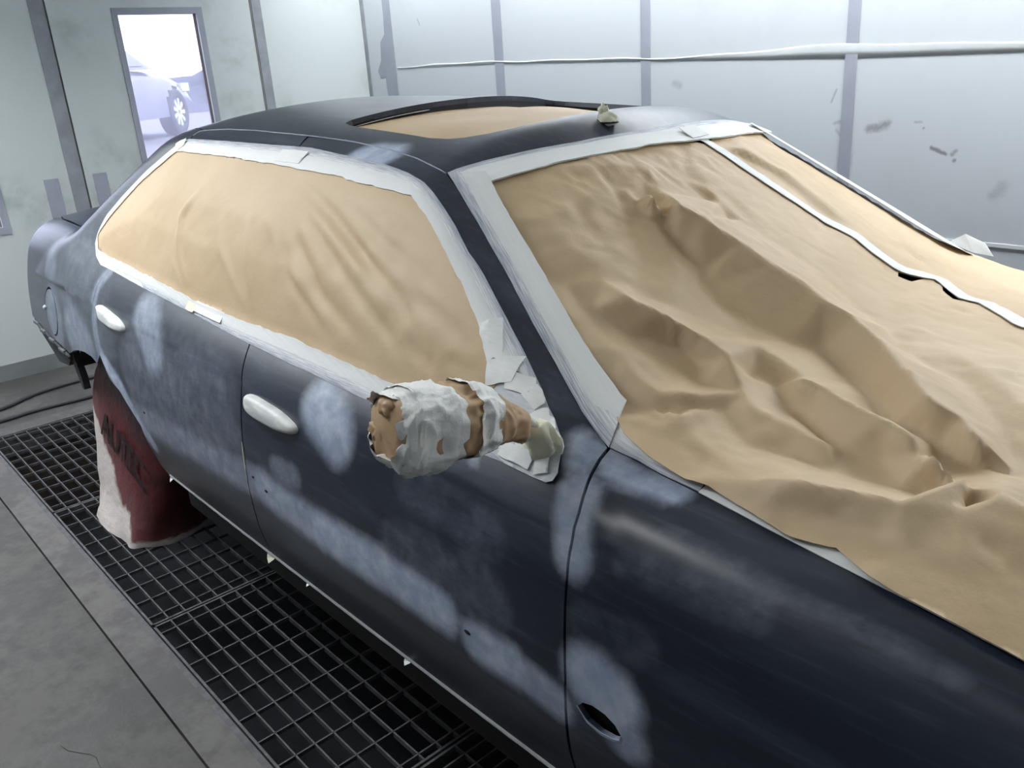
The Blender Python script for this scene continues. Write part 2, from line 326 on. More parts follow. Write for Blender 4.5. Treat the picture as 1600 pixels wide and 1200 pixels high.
# outlines, creases and primer patches on that surface, in metres
LINES={
 'win_outer':[(-2.944,-0.82,1.032),(-2.642,-0.823,1.013),(-2.291,-0.822,0.993),(-2.082,-0.827,0.983),(-1.929,-0.831,0.977),(-1.588,-0.835,0.969),(-1.358,-0.837,0.962),(-1.196,-0.837,0.959),(-1.058,-0.838,0.956),(-0.984,-0.837,0.955),(-0.914,-0.838,0.953),(-0.886,-0.837,0.953),(-0.874,-0.833,0.958),(-0.871,-0.824,0.969),(-0.89,-0.796,0.998),(-0.904,-0.786,1.01),(-0.928,-0.774,1.028),(-0.947,-0.768,1.04),(-0.978,-0.752,1.061),(-1.039,-0.728,1.102),(-1.106,-0.705,1.144),(-1.221,-0.665,1.217),(-1.266,-0.656,1.243),(-1.328,-0.633,1.282),(-1.372,-0.62,1.308),(-1.432,-0.603,1.338),(-1.478,-0.591,1.355),(-1.553,-0.577,1.369),(-1.655,-0.567,1.382),(-1.796,-0.561,1.392),(-2.002,-0.548,1.407),(-2.293,-0.556,1.413),(-2.465,-0.561,1.417),(-2.694,-0.576,1.421),(-2.731,-0.587,1.413),(-2.787,-0.611,1.386),(-2.901,-0.652,1.327),(-3.036,-0.702,1.244),(-3.128,-0.738,1.179),(-3.162,-0.764,1.13),(-3.163,-0.785,1.089),(-3.109,-0.806,1.055),(-3.035,-0.819,1.035)],
 'win_paper':[(-3.096,-0.793,1.074),(-2.971,-0.798,1.065),(-2.56,-0.799,1.04),(-2.287,-0.801,1.02),(-2.125,-0.801,1.014),(-1.944,-0.8,1.015),(-1.746,-0.799,1.015),(-1.501,-0.803,1.008),(-1.302,-0.807,1),(-1.168,-0.811,0.992),(-1.097,-0.8,1.011),(-1.066,-0.778,1.06),(-1.078,-0.759,1.098),(-1.107,-0.748,1.119),(-1.152,-0.732,1.148),(-1.232,-0.703,1.201),(-1.315,-0.674,1.253),(-1.379,-0.651,1.291),(-1.428,-0.637,1.313),(-1.476,-0.624,1.329),(-1.648,-0.619,1.341),(-1.78,-0.611,1.354),(-1.974,-0.607,1.361),(-2.107,-0.602,1.37),(-2.409,-0.603,1.379),(-2.717,-0.608,1.387),(-2.923,-0.681,1.279),(-3.074,-0.739,1.177),(-3.144,-0.77,1.117)],
 'drip':[(-2.693,-0.572,1.424),(-2.699,-0.562,1.431),(-2.703,-0.546,1.439),(-2.682,-0.53,1.443),(-2.583,-0.501,1.445),(-2.423,-0.487,1.441),(-2.122,-0.49,1.431),(-1.895,-0.495,1.42),(-1.702,-0.511,1.405),(-1.591,-0.524,1.393),(-1.509,-0.54,1.38),(-1.459,-0.546,1.368)],
 'gapF':[(-0.842,-0.741,0.992),(-0.837,-0.767,0.985),(-0.827,-0.797,0.974),(-0.815,-0.826,0.958),(-0.806,-0.849,0.936),(-0.802,-0.872,0.893),(-0.8,-0.886,0.845),(-0.8,-0.894,0.792),(-0.797,-0.904,0.668),(-0.829,-0.884,0.465)],
 'gapB':[(-1.929,-0.831,0.977),(-1.916,-0.854,0.949),(-1.898,-0.881,0.895),(-1.9,-0.894,0.833),(-1.903,-0.904,0.75),(-1.901,-0.91,0.648),(-1.901,-0.906,0.548),(-1.967,-0.868,0.396)],
 'gapBtop':[(-2.104,-0.496,1.428),(-2.06,-0.555,1.406)],
 'rdoor_rear':[(-2.944,-0.82,1.032),(-2.979,-0.839,1.005),(-3,-0.859,0.97),(-3.013,-0.874,0.928),(-3.03,-0.884,0.861),(-3.011,-0.895,0.795),(-2.995,-0.9,0.748)],
 'rocker':[(-2.649,-0.865,0.393),(-2.228,-0.871,0.407),(-1.949,-0.872,0.407),(-1.681,-0.872,0.409),(-1.408,-0.87,0.406),(-1.127,-0.867,0.4),(-0.907,-0.864,0.397)],
 'arch':[(-3.399,-0.899,0.672),(-3.331,-0.899,0.696),(-3.263,-0.899,0.712),(-3.179,-0.9,0.722),(-3.098,-0.901,0.722),(-3.041,-0.903,0.709),(-2.921,-0.906,0.679),(-2.836,-0.907,0.659),(-2.695,-0.907,0.575),(-2.681,-0.891,0.48),(-2.687,-0.875,0.426),(-2.649,-0.865,0.393)],
 'quarter_bottom':[(-3.899,-0.873,0.7),(-3.67,-0.888,0.686),(-3.458,-0.897,0.677),(-3.399,-0.899,0.672)],
 'ws_outer_near':[(-1.456,-0.544,1.368),(-1.404,-0.562,1.342),(-1.3,-0.595,1.278),(-1.199,-0.628,1.215),(-1.088,-0.668,1.144),(-0.992,-0.699,1.083),(-0.911,-0.727,1.03),(-0.843,-0.74,0.992)],
 'ws_outer_top':[(-1.456,-0.544,1.368),(-1.454,-0.527,1.372),(-1.421,-0.417,1.388),(-1.379,-0.237,1.4),(-1.36,-0.04,1.406),(-1.372,0.158,1.406),(-1.416,0.37,1.397)],
 'ws_paper_near':[(-1.391,-0.512,1.349),(-1.291,-0.552,1.284),(-1.173,-0.59,1.21),(-1.063,-0.631,1.139),(-0.973,-0.659,1.081),(-0.874,-0.686,1.019)],
 'ws_paper_top':[(-1.391,-0.512,1.349),(-1.369,-0.396,1.365),(-1.345,-0.274,1.374),(-1.324,-0.133,1.379),(-1.325,-0.106,1.382),(-1.31,0.063,1.375)],
 'hood_edge':[(-0.842,-0.741,0.992),(-0.796,-0.729,0.98),(-0.739,-0.734,0.974),(-0.671,-0.739,0.971),(-0.552,-0.752,0.965),(-0.458,-0.76,0.958),(-0.365,-0.765,0.951),(-0.221,-0.774,0.939)],
 'sun_outer':[(-2.096,-0.386,1.456),(-2.039,-0.406,1.449),(-1.982,-0.413,1.445),(-1.753,-0.426,1.432),(-1.662,-0.432,1.425),(-1.604,-0.421,1.423),(-1.57,-0.402,1.424),(-1.534,-0.361,1.429),(-1.514,-0.305,1.437),(-1.489,-0.227,1.444),(-1.48,-0.103,1.452),(-1.475,0.005,1.454),(-1.487,0.154,1.45),(-1.518,0.245,1.445)],
 'sun_far':[(-2.113,-0.358,1.462),(-2.078,-0.308,1.469),(-2.034,-0.191,1.481),(-1.996,-0.051,1.487),(-1.933,0.076,1.484)],
 'handleF':[(-1.868,-0.89,0.856),(-1.848,-0.885,0.878),(-1.799,-0.884,0.885),(-1.711,-0.885,0.879),(-1.636,-0.887,0.866),(-1.622,-0.89,0.851),(-1.636,-0.893,0.837),(-1.665,-0.894,0.83),(-1.741,-0.894,0.833),(-1.865,-0.893,0.838)],
 'handleR':[(-2.961,-0.878,0.893),(-2.905,-0.877,0.922),(-2.827,-0.876,0.926),(-2.742,-0.878,0.909),(-2.712,-0.883,0.881),(-2.736,-0.885,0.869),(-2.808,-0.885,0.868),(-2.935,-0.882,0.877)],
 'fuel':[(-3.553,-0.869,0.878),(-3.475,-0.884,0.809),(-3.544,-0.891,0.718),(-3.684,-0.877,0.794),(-3.699,-0.884,0.719),(-3.635,-0.878,0.807)],
 'marker':[(-0.768,-0.905,0.632),(-0.734,-0.904,0.646),(-0.69,-0.904,0.629),(-0.687,-0.904,0.619),(-0.723,-0.904,0.614),(-0.755,-0.904,0.619)],
 'aerial':[(-1.404,-0.108,1.428),(-1.38,-0.104,1.415),(-1.374,-0.08,1.412)],
 'csil':[(-2.812,-0.537,1.441),(-2.831,-0.551,1.434),(-2.866,-0.572,1.418),(-2.932,-0.602,1.383),(-3.018,-0.631,1.336),(-3.163,-0.681,1.254),(-3.235,-0.728,1.191),(-3.31,-0.761,1.134)],
 'trunkgap':[(-3.312,-0.754,1.144),(-3.73,-0.678,1.107),(-3.843,-0.683,1.104),(-3.874,-0.7,1.099)],
}
FOLDS=[(0,[(-1.384,-0.517),(-1.285,-0.557),(-1.168,-0.595),(-1.058,-0.636),(-0.968,-0.664),(-0.860,-0.702),(-0.772,-0.731),(-0.696,-0.738),(-0.607,-0.740),(-0.524,-0.756),(-0.464,-0.746),(-0.401,-0.765),(-0.359,-0.771),(-0.219,-0.782)]),
 (0,[(-1.384,-0.517),(-1.362,-0.402),(-1.338,-0.281),(-1.316,-0.142),(-1.300,0.051),(-1.345,0.325),(-1.396,0.525)]),
 (0.012,[(-1.239,-0.176),(-1.171,-0.206)]),
 (0.04,[(-1.150,-0.283),(-1.106,-0.266),(-1.057,-0.253),(-0.975,-0.231),(-0.909,-0.219),(-0.854,-0.204),(-0.794,-0.220),(-0.730,-0.223),(-0.648,-0.266),(-0.599,-0.312),(-0.549,-0.362),(-0.494,-0.418)]),
 (0.03,[(-0.443,-0.421),(-0.405,-0.465)]),
 (0.006,[(-0.376,-0.471)]),
 (0,[(-1.174,-0.255),(-1.113,-0.267),(-1.056,-0.289),(-0.994,-0.297),(-0.967,-0.330),(-0.920,-0.343),(-0.842,-0.358),(-0.794,-0.306),(-0.744,-0.271),(-0.637,-0.333),(-0.539,-0.423),(-0.462,-0.446),(-0.400,-0.467)]),
 (0.013,[(-1.175,-0.279),(-1.119,-0.297),(-1.070,-0.321),(-1.011,-0.356)]),
 (0.003,[(-1.222,-0.293),(-1.173,-0.317),(-1.116,-0.364),(-1.064,-0.397)]),
 (0.012,[(-1.287,-0.286),(-1.233,-0.306),(-1.202,-0.282)]),
 (0.016,[(-1.218,-0.492),(-1.187,-0.511),(-1.143,-0.508),(-1.093,-0.492),(-1.062,-0.514)]),
 (0.028,[(-1.007,-0.527),(-0.939,-0.500),(-0.863,-0.483),(-0.808,-0.486)]),
 (0.014,[(-0.769,-0.476)]),
 (0,[(-1.233,-0.539),(-1.165,-0.564),(-1.100,-0.572),(-1.037,-0.564),(-0.972,-0.544),(-0.902,-0.493),(-0.854,-0.495)]),
 (0.01,[(-1.044,-0.476),(-1.004,-0.469),(-0.956,-0.436)]),
 (0.009,[(-1.085,-0.621),(-1.022,-0.618),(-0.980,-0.643)]),
 (0,[(-1.032,-0.644),(-0.980,-0.659)]),
 (0.018,[(-0.935,-0.607),(-0.912,-0.626),(-0.836,-0.627),(-0.785,-0.635)]),
 (0,[(-0.916,-0.658),(-0.846,-0.659),(-0.787,-0.634)]),
 (0,[(-0.816,-0.528),(-0.859,-0.543)]),
 (0.02,[(-0.824,-0.613),(-0.793,-0.585),(-0.747,-0.517)]),
 (0.004,[(-0.793,-0.603),(-0.751,-0.565)]),
 (0.022,[(-0.706,-0.548),(-0.629,-0.552),(-0.571,-0.566)]),
 (0.004,[(-0.558,-0.549)]),
 (0.022,[(-0.809,-0.393),(-0.773,-0.394),(-0.705,-0.414)]),
 (0,[(-0.777,-0.450),(-0.734,-0.442),(-0.685,-0.473),(-0.562,-0.541),(-0.498,-0.538),(-0.427,-0.529),(-0.357,-0.584)]),
 (0.034,[(-0.683,-0.460),(-0.634,-0.463),(-0.577,-0.482),(-0.519,-0.503),(-0.468,-0.524),(-0.420,-0.548),(-0.373,-0.576),(-0.325,-0.585),(-0.285,-0.594)]),
 (0.01,[(-0.785,-0.670),(-0.755,-0.660),(-0.705,-0.670),(-0.688,-0.670)]),
 (0.003,[(-0.777,-0.695),(-0.732,-0.682),(-0.699,-0.687)]),
 (0.018,[(-0.600,-0.708),(-0.576,-0.657),(-0.526,-0.644)]),
 (0.026,[(-0.535,-0.696),(-0.465,-0.673),(-0.418,-0.663),(-0.358,-0.635),(-0.278,-0.630)]),
 (0,[(-0.670,-0.608),(-0.614,-0.596),(-0.542,-0.596),(-0.457,-0.579),(-0.393,-0.566)]),
 (0.006,[(-0.573,-0.728),(-0.532,-0.715),(-0.483,-0.703),(-0.431,-0.701)]),
 (0,[(-0.537,-0.729),(-0.498,-0.723),(-0.464,-0.736)]),
 (0.01,[(-0.373,-0.711),(-0.310,-0.725),(-0.241,-0.726)]),
 (0.004,[(-1.251,0.149),(-1.150,0.208),(-1.065,0.198),(-1.011,0.201)]),
 (0.016,[(-1.236,0.167),(-1.141,0.229),(-1.077,0.230),(-1.011,0.228),(-0.944,0.225)]),
 (0.002,[(-1.094,0.330),(-1.018,0.366),(-0.935,0.353),(-0.856,0.345)]),
 (0.012,[(-1.199,0.323),(-1.094,0.329),(-0.980,0.324),(-0.896,0.355),(-0.831,0.349)]),
 (0.01,[(-0.756,0.279),(-0.701,0.316),(-0.665,0.364)]),
 (-0.004,[(-0.786,0.390),(-0.742,0.464)]),
 (0.012,[(-1.133,-0.089),(-1.102,-0.103),(-1.048,-0.104),(-0.984,-0.080),(-0.894,-0.053)]),
 (0.003,[(-1.215,-0.106),(-1.173,-0.104),(-1.115,-0.102),(-1.063,-0.105)]),
 (0.016,[(-0.555,-0.141),(-0.479,-0.197),(-0.403,-0.278)]),
 (0.002,[(-0.520,-0.221),(-0.471,-0.269),(-0.409,-0.355),(-0.347,-0.455)]),
 (0.012,[(-0.726,0.029),(-0.657,-0.066),(-0.618,-0.188)]),
 (0.004,[(-0.769,0.035),(-0.698,-0.095),(-0.657,-0.167)])]
SHEET_TOP=[(-1.386,-0.516,1.351),(-1.364,-0.4,1.367),(-1.339,-0.28,1.377),(-1.316,-0.142,1.38),(-1.319,-0.113,1.384),(-1.302,0.054,1.377),(-1.276,0.086,1.36),(-1.122,0.106,1.265),(-0.977,0.161,1.171),(-0.901,0.162,1.123),(-0.825,0.163,1.084),(-0.783,0.212,1.063),(-0.758,0.236,1.053),(-0.679,0.164,1.036),(-0.651,0.173,1.031),(-0.528,0.073,1.022)]
SHEET_LOW=[(-0.219,-0.782,0.943),(-0.359,-0.771,0.956),(-0.401,-0.765,0.96),(-0.455,-0.741,0.967),(-0.464,-0.746,0.967),(-0.508,-0.757,0.968),(-0.524,-0.756,0.969),(-0.607,-0.74,0.975),(-0.657,-0.732,0.979),(-0.697,-0.736,0.982),(-0.772,-0.731,0.996),(-0.828,-0.721,1.013),(-0.86,-0.702,1.028),(-0.968,-0.664,1.084),(-1.058,-0.636,1.141),(-1.168,-0.595,1.212),(-1.285,-0.557,1.286)]
SEAM=[(-1.281,0.106,1.362),(-1.128,0.128,1.267),(-0.975,0.175,1.168),(-0.903,0.182,1.124),(-0.827,0.183,1.084),(-0.791,0.224,1.066),(-0.763,0.249,1.054),(-0.685,0.189,1.037),(-0.643,0.193,1.029),(-0.546,0.114,1.022)]
SHEET2_TOP=[(-1.285,0.124,1.363),(-1.332,0.242,1.378),(-1.387,0.494,1.357)]
WRINKLE_V=[[(-1.858,-0.628,1.331),(-1.553,-0.698,1.213),(-1.391,-0.731,1.153),(-1.267,-0.765,1.086)],
 [(-1.835,-0.668,1.267),(-1.52,-0.74,1.135),(-1.379,-0.768,1.081),(-1.265,-0.798,1.015)],
 [(-1.881,-0.682,1.243),(-1.667,-0.749,1.119),(-1.435,-0.786,1.042)],
 [(-1.73,-0.642,1.31),(-1.465,-0.687,1.233),(-1.312,-0.709,1.194),(-1.224,-0.726,1.162)],
 [(-1.976,-0.617,1.349),(-1.637,-0.682,1.242),(-1.47,-0.721,1.172)],
 [(-1.343,-0.728,1.159),(-1.24,-0.739,1.137),(-1.123,-0.762,1.092)],
 [(-1.951,-0.69,1.228),(-1.783,-0.748,1.12),(-1.597,-0.786,1.041)],
 [(-1.334,-0.765,1.086),(-1.27,-0.776,1.063),(-1.213,-0.784,1.046)],
 [(-1.559,-0.641,1.31),(-1.436,-0.669,1.265),(-1.3,-0.697,1.216)],
 [(-1.207,-0.771,1.075),(-1.138,-0.775,1.066),(-1.095,-0.773,1.069)]]
WRINKLE_R=[[(-2.252,-0.689,1.232),(-2.197,-0.729,1.158),(-2.076,-0.767,1.082),(-1.941,-0.797,1.02)],
 [(-2.419,-0.651,1.306),(-2.491,-0.704,1.218),(-2.456,-0.749,1.133),(-2.332,-0.799,1.025)],
 [(-2.114,-0.672,1.26),(-2.027,-0.741,1.133),(-1.94,-0.793,1.027)],
 [(-2.031,-0.668,1.266),(-1.836,-0.73,1.155),(-1.528,-0.79,1.034)],
 [(-2.494,-0.763,1.107),(-2.417,-0.786,1.056),(-2.368,-0.804,1.021)]]
PRIMER=[(-2.557,-0.869,0.939,-2.484,-0.886,0.869,0.1,0.6),
 (-1.544,-0.871,0.918,-1.472,-0.882,0.886,0.077,0.85),
 (-2.937,-0.823,1.027,-2.997,-0.857,0.974,0.03,0.5),
 (-2.997,-0.857,0.974,-3.023,-0.884,0.862,0.035,0.5),
 (-3.023,-0.884,0.862,-2.992,-0.899,0.755,0.035,0.45),
 (-2.971,-0.901,0.742,-2.81,-0.907,0.672,0.035,0.8),
 (-2.81,-0.907,0.672,-2.625,-0.902,0.527,0.035,0.75),
 (-3.305,-0.891,0.791,-3.148,-0.899,0.74,0.12,0.4),
 (-2.791,-0.908,0.606,-2.299,-0.91,0.633,0.06,0.4),
 (-2.299,-0.91,0.633,-1.853,-0.91,0.656,0.055,0.45),
 (-1.819,-0.91,0.655,-1.55,-0.91,0.64,0.058,0.7),
 (-1.55,-0.91,0.64,-1.3,-0.909,0.645,0.06,0.9),
 (-1.3,-0.909,0.645,-1.114,-0.908,0.641,0.056,0.9),
 (-1.016,-0.907,0.621,-0.924,-0.906,0.624,0.05,0.9),
 (-0.924,-0.906,0.624,-0.818,-0.905,0.612,0.042,0.75),
 (-0.741,-0.902,0.693,-0.702,-0.903,0.68,0.067,1),
 (-0.702,-0.903,0.663,-0.678,-0.904,0.631,0.05,0.8),
 (-0.875,-0.763,1.002,-0.856,-0.794,0.985,0.03,0.6),
 (-0.825,-0.832,0.955,-0.794,-0.878,0.877,0.041,0.85),
 (-0.859,-0.761,0.995,-0.819,-0.753,0.982,0.029,0.6),
 (-0.802,-0.766,0.975,-0.7,-0.755,0.97,0.033,0.75),
 (-1.767,-0.539,1.399,-1.701,-0.533,1.398,0.064,1),
 (-3.558,-0.883,0.795,-3.55,-0.886,0.772,0.13,0.35),
 (-3.583,-0.844,0.988,-3.549,-0.854,0.965,0.078,0.25),
 (-1.066,-0.847,0.945,-1.047,-0.848,0.943,0.01,0.5),
 (-1.736,-0.905,0.734,-1.645,-0.905,0.74,0.036,0.35),
 (-2.6,-0.902,0.758,-2.084,-0.902,0.769,0.205,0.22),
 (-3.218,-0.875,0.896,-3.084,-0.892,0.808,0.32,0.15),
 (-1.248,-0.905,0.713,-0.983,-0.902,0.733,0.081,0.14),
 (-1.204,-0.887,0.859,-0.986,-0.889,0.838,0.062,0.12),
 (-0.698,-0.866,0.901,-0.497,-0.855,0.907,0.034,0.13),
 (-0.776,-0.895,0.78,-0.654,-0.892,0.796,0.049,0.1),
 (-3.321,-0.809,1.054,-3.18,-0.839,1.008,0.106,0.12),
 (-0.665,-0.821,0.946,-0.265,-0.822,0.921,0.018,0.12)]
MIRROR_AXIS=[(-0.967,-1.075,1.109),(-0.965,-1.055,1.096),(-0.96,-1.02,1.089),(-0.95,-0.97,1.085),(-0.939,-0.93,1.083),(-0.936,-0.89,1.066),(-0.936,-0.845,1.043)]

# ------------------------------------------------------------------ the booth
XW, YW, XR, YN, ZC = -5.67, 2.022, 2.4, -2.06, 2.9     # end wall, back wall, right wall, near wall, ceiling
M['panel'] = mat_wall('white_booth_panel', srgb(192, 199, 198), srgb(112, 124, 121), .5)
SC = [((-1.83,YW,1.215),(-1.75,YW,1.235),.022,.75),((-1.79,YW,1.22),(-1.76,YW,1.24),.012,.8),((-1.56,YW,1.145),(-1.50,YW,1.12),.009,1.),((-1.475,YW,1.12),(-1.46,YW,1.135),.010,.7),((-1.465,YW,1.095),(-1.462,YW,1.097),.009,.9),
      ((-1.635,YW,1.245),(-1.61,YW,1.245),.008,.5),((-1.6,YW,1.22),(-1.598,YW,1.222),.007,.9),((-2.87,YW,1.43),(-2.84,YW,1.42),.02,.35),((-1.99,YW,1.24),(-1.95,YW,1.25),.012,.5),((-2.01,YW,1.33),(-1.99,YW,1.38),.006,.5),((-1.96,YW,1.19),(-1.98,YW,1.21),.01,.4),((-1.3,YW,.97),(-1.27,YW,1.0),.03,.4),((-5.0,YW,1.90),(-4.98,YW,1.86),.007,.6)]
M['panel_back'] = mat_wall('white_booth_panel_scuffed', srgb(190, 196, 201), srgb(96, 92, 96), .14, SC)
M['strip'] = plain('grey_joint_strip', srgb(150, 154, 166), .5, var=.05)
M['strip_dirty'] = plain('dirty_joint_strip', srgb(138, 142, 148), .55, var=.14, scale=9)
M['seam'] = plain('grimy_seam', srgb(112, 112, 108), .8, var=.2, scale=20)
M['brown'] = plain('dark_brown_jamb', srgb(78, 68, 60), .8, var=.2, scale=30)
M['skirting'] = plain('grey_skirting', srgb(118, 122, 122), .6, var=.1)
M['film'] = plain('white_film_lap', srgb(204, 210, 212), .3, var=.04)
M['near_wall'] = plain('grey_near_wall', srgb(128, 130, 132), .6, var=.06)
M['ceil'] = plain('white_ceiling', srgb(225, 228, 226), .8, var=.03)
def mat_concrete(name, a, b):
    m = newmat(name); n = N(m); c = n.coord()
    f = n.noise(c, 2.2, 8, .62); g = n.noise(c, 14, 6, .7); h = n.noise(c, 90, 3)
    v = n.math('ADD', n.math('MULTIPLY', f, .6), n.math('MULTIPLY', g, .4))
    col = n.mix(n.ramp(v, .42, .60), a, b)
    col = n.mix(n.ramp(g, .66, .74, 0, .35), col, srgb(62, 64, 62))
    n.set(col, n.ramp(f, .3, .7, .5, .75), 0, .4); n.bump(n.math('ADD', g, n.math('MULTIPLY', h, .3)), .25, .006)
    return m
M['concrete'] = mat_concrete('grey_concrete', srgb(68, 67, 65), srgb(92, 90, 88))
M['concrete_edge'] = mat_concrete('pale_concrete_edging', srgb(80, 78, 77), srgb(106, 104, 102))
M['crack'] = plain('crack_grime', srgb(64, 64, 62), .9)
M['pit'] = plain('dark_pit', srgb(14, 17, 22), .9, var=.5, scale=14)
M['steel'] = plain('dusty_steel', srgb(94, 93, 95), .55, .3, var=.25, scale=25, bump=.2)

T = .05
wl = empty('wall_left', (XW, 0, 0), 'white end wall of the spray booth with a tall glazed window', None, kind='structure')
W1 = rect(.32, .805, .885, 2.004); W1o = rect(.286, .843, .842, 2.04)
W2 = rect(-1.07, -.57, .885, 2.004); W2o = rect(-1.104, -.532, .842, 2.04)
prism(rect(YN, YW+.1, -.02, ZC), [W1, W2], 'x', XW-.06, XW-.012, 'wall_core', M['brown'], wl)
def lp(name, y0, y1, z0, z1, holes=(), mat='panel'): return prism(rect(y0, y1, z0, z1), holes, 'x', XW-.012, XW, name, M[mat], wl)
lp('wall_panel', YN, -1.30, .095, ZC); lp('wall_panel', -1.293, -.158, .095, ZC, [W2]); lp('wall_panel', -.066, 1.172, .095, ZC, [W1]); lp('wall_panel', 1.252, YW, .095, ZC)
prism(rect(-.158, -.078, .095, ZC), [], 'x', XW-.012, XW+.004, 'joint_strip', M['strip_dirty'], wl)
prism(rect(-.078, -.066, .095, ZC), [], 'x', XW-.012, XW-.008, 'door_seam', M['seam'], wl)
prism(rect(1.172, 1.185, .095, ZC), [], 'x', XW-.012, XW+.003, 'joint_strip', M['seam'], wl)
prism(rect(1.185, 1.240, .095, ZC), [], 'x', XW-.012, XW+.006, 'joint_strip', M['strip_dirty'], wl)
prism(rect(1.240, 1.252, .095, ZC), [], 'x', XW-.012, XW+.002, 'joint_strip', M['strip_dirty'], wl)
for y0 in (-.298, -.021):
    prism(rect(y0, y0+.08, .80, 1.118), [], 'x', XW, XW+.003, 'handle_plate', M['strip'], wl)
box('baseboard_left', XW-.01, XW+.012, YN, YW, 0, .095, M['skirting'], None, label='grey skirting along the end wall', kind='structure')
def mat_pane():
    m = newmat('hazy_glass'); n = N(m); n.t.nodes.remove(n.b)
    tr = n.n('ShaderNodeBsdfTransparent'); tr.inputs[0].default_value = (.93, .93, 1, 1)
    df = n.n('ShaderNodeBsdfTranslucent'); df.inputs[0].default_value = (.8, .8, 1, 1)  # violet translucence puts the overexposed window haze into the pane
    gl = n.n('ShaderNodeBsdfGlossy'); gl.inputs['Roughness'].default_value = .05
    mx = n.n('ShaderNodeMixShader'); n.put(mx.inputs[0], n.ramp(n.noise(n.coord(), 3, 5), .3, .7, .10, .18)); n.l(tr.outputs[0], mx.inputs[1]); n.l(df.outputs[0], mx.inputs[2])
    m2 = n.n('ShaderNodeMixShader'); m2.inputs[0].default_value = .05; n.l(mx.outputs[0], m2.inputs[1]); n.l(gl.outputs[0], m2.inputs[2]); n.l(m2.outputs[0], n.out.inputs[0])
    return m
M['pane'] = mat_pane()
for k, (hole, outer, lab) in enumerate(((W1, W1o, 'tall window in the end wall with daylight and a parked car outside'), (W2, W2o, 'tall window at the left edge of the end wall'))):
    wn = empty('window_%d' % (k+1), (XW, hole[0][0], .842), lab, None, kind='structure')
    prism(outer, [hole], 'x', XW, XW+.006, 'window_frame', M['strip'], wn)
    prism([(a-.01 if a < outer[0][0]+.2 else a+.01, b-.01 if b < 1.4 else b+.01) for a, b in hole], [], 'x', XW-.054, XW-.050, 'pane', M['pane'], wn)
# back wall
wb = empty('wall_back', (0, YW, 0), 'long white panelled wall of the spray booth behind the car', None, kind='structure')
prism(rect(XW-.06, XR, -.02, ZC), [], 'y', YW+.012, YW+.06, 'wall_core', M['brown'], wb)
J = [(-5.385, -5.31), (-4.241, -4.160), (-3.084, -3.022), (-1.959, -1.903), (-.83, -.775), (.30, .355), (1.43, 1.485)]
edges = [XW]+[v for j in J for v in j]+[XR]
for i in range(0, len(edges), 2):
    prism(rect(edges[i], edges[i+1], .78, ZC), [], 'y', YW, YW+.012, 'wall_panel', M['panel_back'], wb)
    prism(rect(edges[i], edges[i+1], .0, .765), [], 'y', YW, YW+.012, 'wall_panel', M['panel_back'], wb)
for i, (a, b) in enumerate(J):
    if i == 0:      # ragged wide tape strip by the corner
        pl = [(-5.42,0),(-5.30,0),(-5.30,1.60),(-5.31,ZC),(-5.385,ZC),(-5.39,1.95),(-5.40,1.83),(-5.46,1.78),(-5.475,1.66),(-5.53,1.59),(-5.50,1.545),(-5.44,1.55),(-5.435,1.45),(-5.42,1.3)]
        prism(pl, [], 'y', YW-.003, YW+.012, 'joint_strip', M['strip'], wb)
    else:
        prism(rect(a, b, 0, ZC), [], 'y', YW-.003, YW+.012, 'joint_strip', M['strip'], wb)
box('ledge_rail', XW, XR, YW-.004, YW+.012, .765, .78, M['film'], wb)
prism([(XW+.0,.0),(XW+.05,0),(XW+.04,1.3),(XW+.05,ZC),(XW,ZC)], [], 'y', YW-.004, YW, 'corner_strip', M['strip_dirty'], wb)
def film_lap():
    xs = np.linspace(-5.28, XR, 160)
    lo = np.interp(xs, [-5.3,-4.185,-3.05,-1.93,-1.26,XR], [1.600,1.585,1.548,1.508,1.497,1.45]); hi = np.interp(xs, [-5.3,-4.6,-4.185,-3.6,-3.05,-2.5,-1.93,-1.26,XR], [1.612,1.603,1.600,1.578,1.558,1.556,1.562,1.532,1.50])
    hi = hi+.004*np.sin(xs*5.1)+.003*np.sin(xs*11.3); V = []; F = []
    for x, a, b in zip(xs, lo, hi):
        V += [(x, YW-.001, a-.001), (x, YW-.0028, a), (x, YW-.0032, (a+b)/2), (x, YW-.0055, b-.004), (x, YW-.005, b), (x, YW-.001, b+.002)]
    for i in range(len(xs)-1):
        for j in range(5): F.append((i*6+j, (i+1)*6+j, (i+1)*6+j+1, i*6+j+1))
    link('film_lap', mesh('film_lap', V, F, True), M['film'], wb)
film_lap()
wf = prism(rect(XW-.06, XR, -.02, ZC), [], 'y', YN-.06, YN, 'wall_front', M['near_wall'], None, label='grey booth wall on the near side of the car', kind='structure')
prism(rect(YN, YW, -.02, ZC), [], 'x', XR, XR+.06, 'wall_right', M['near_wall'], None, label='grey booth wall in front of the car', kind='structure')
prism(rect(XW-.06, XR+.06, YN-.06, YW+.06), [], 'z', ZC, ZC+.06, 'ceiling', M['ceil'], None, label='white booth ceiling', kind='structure')
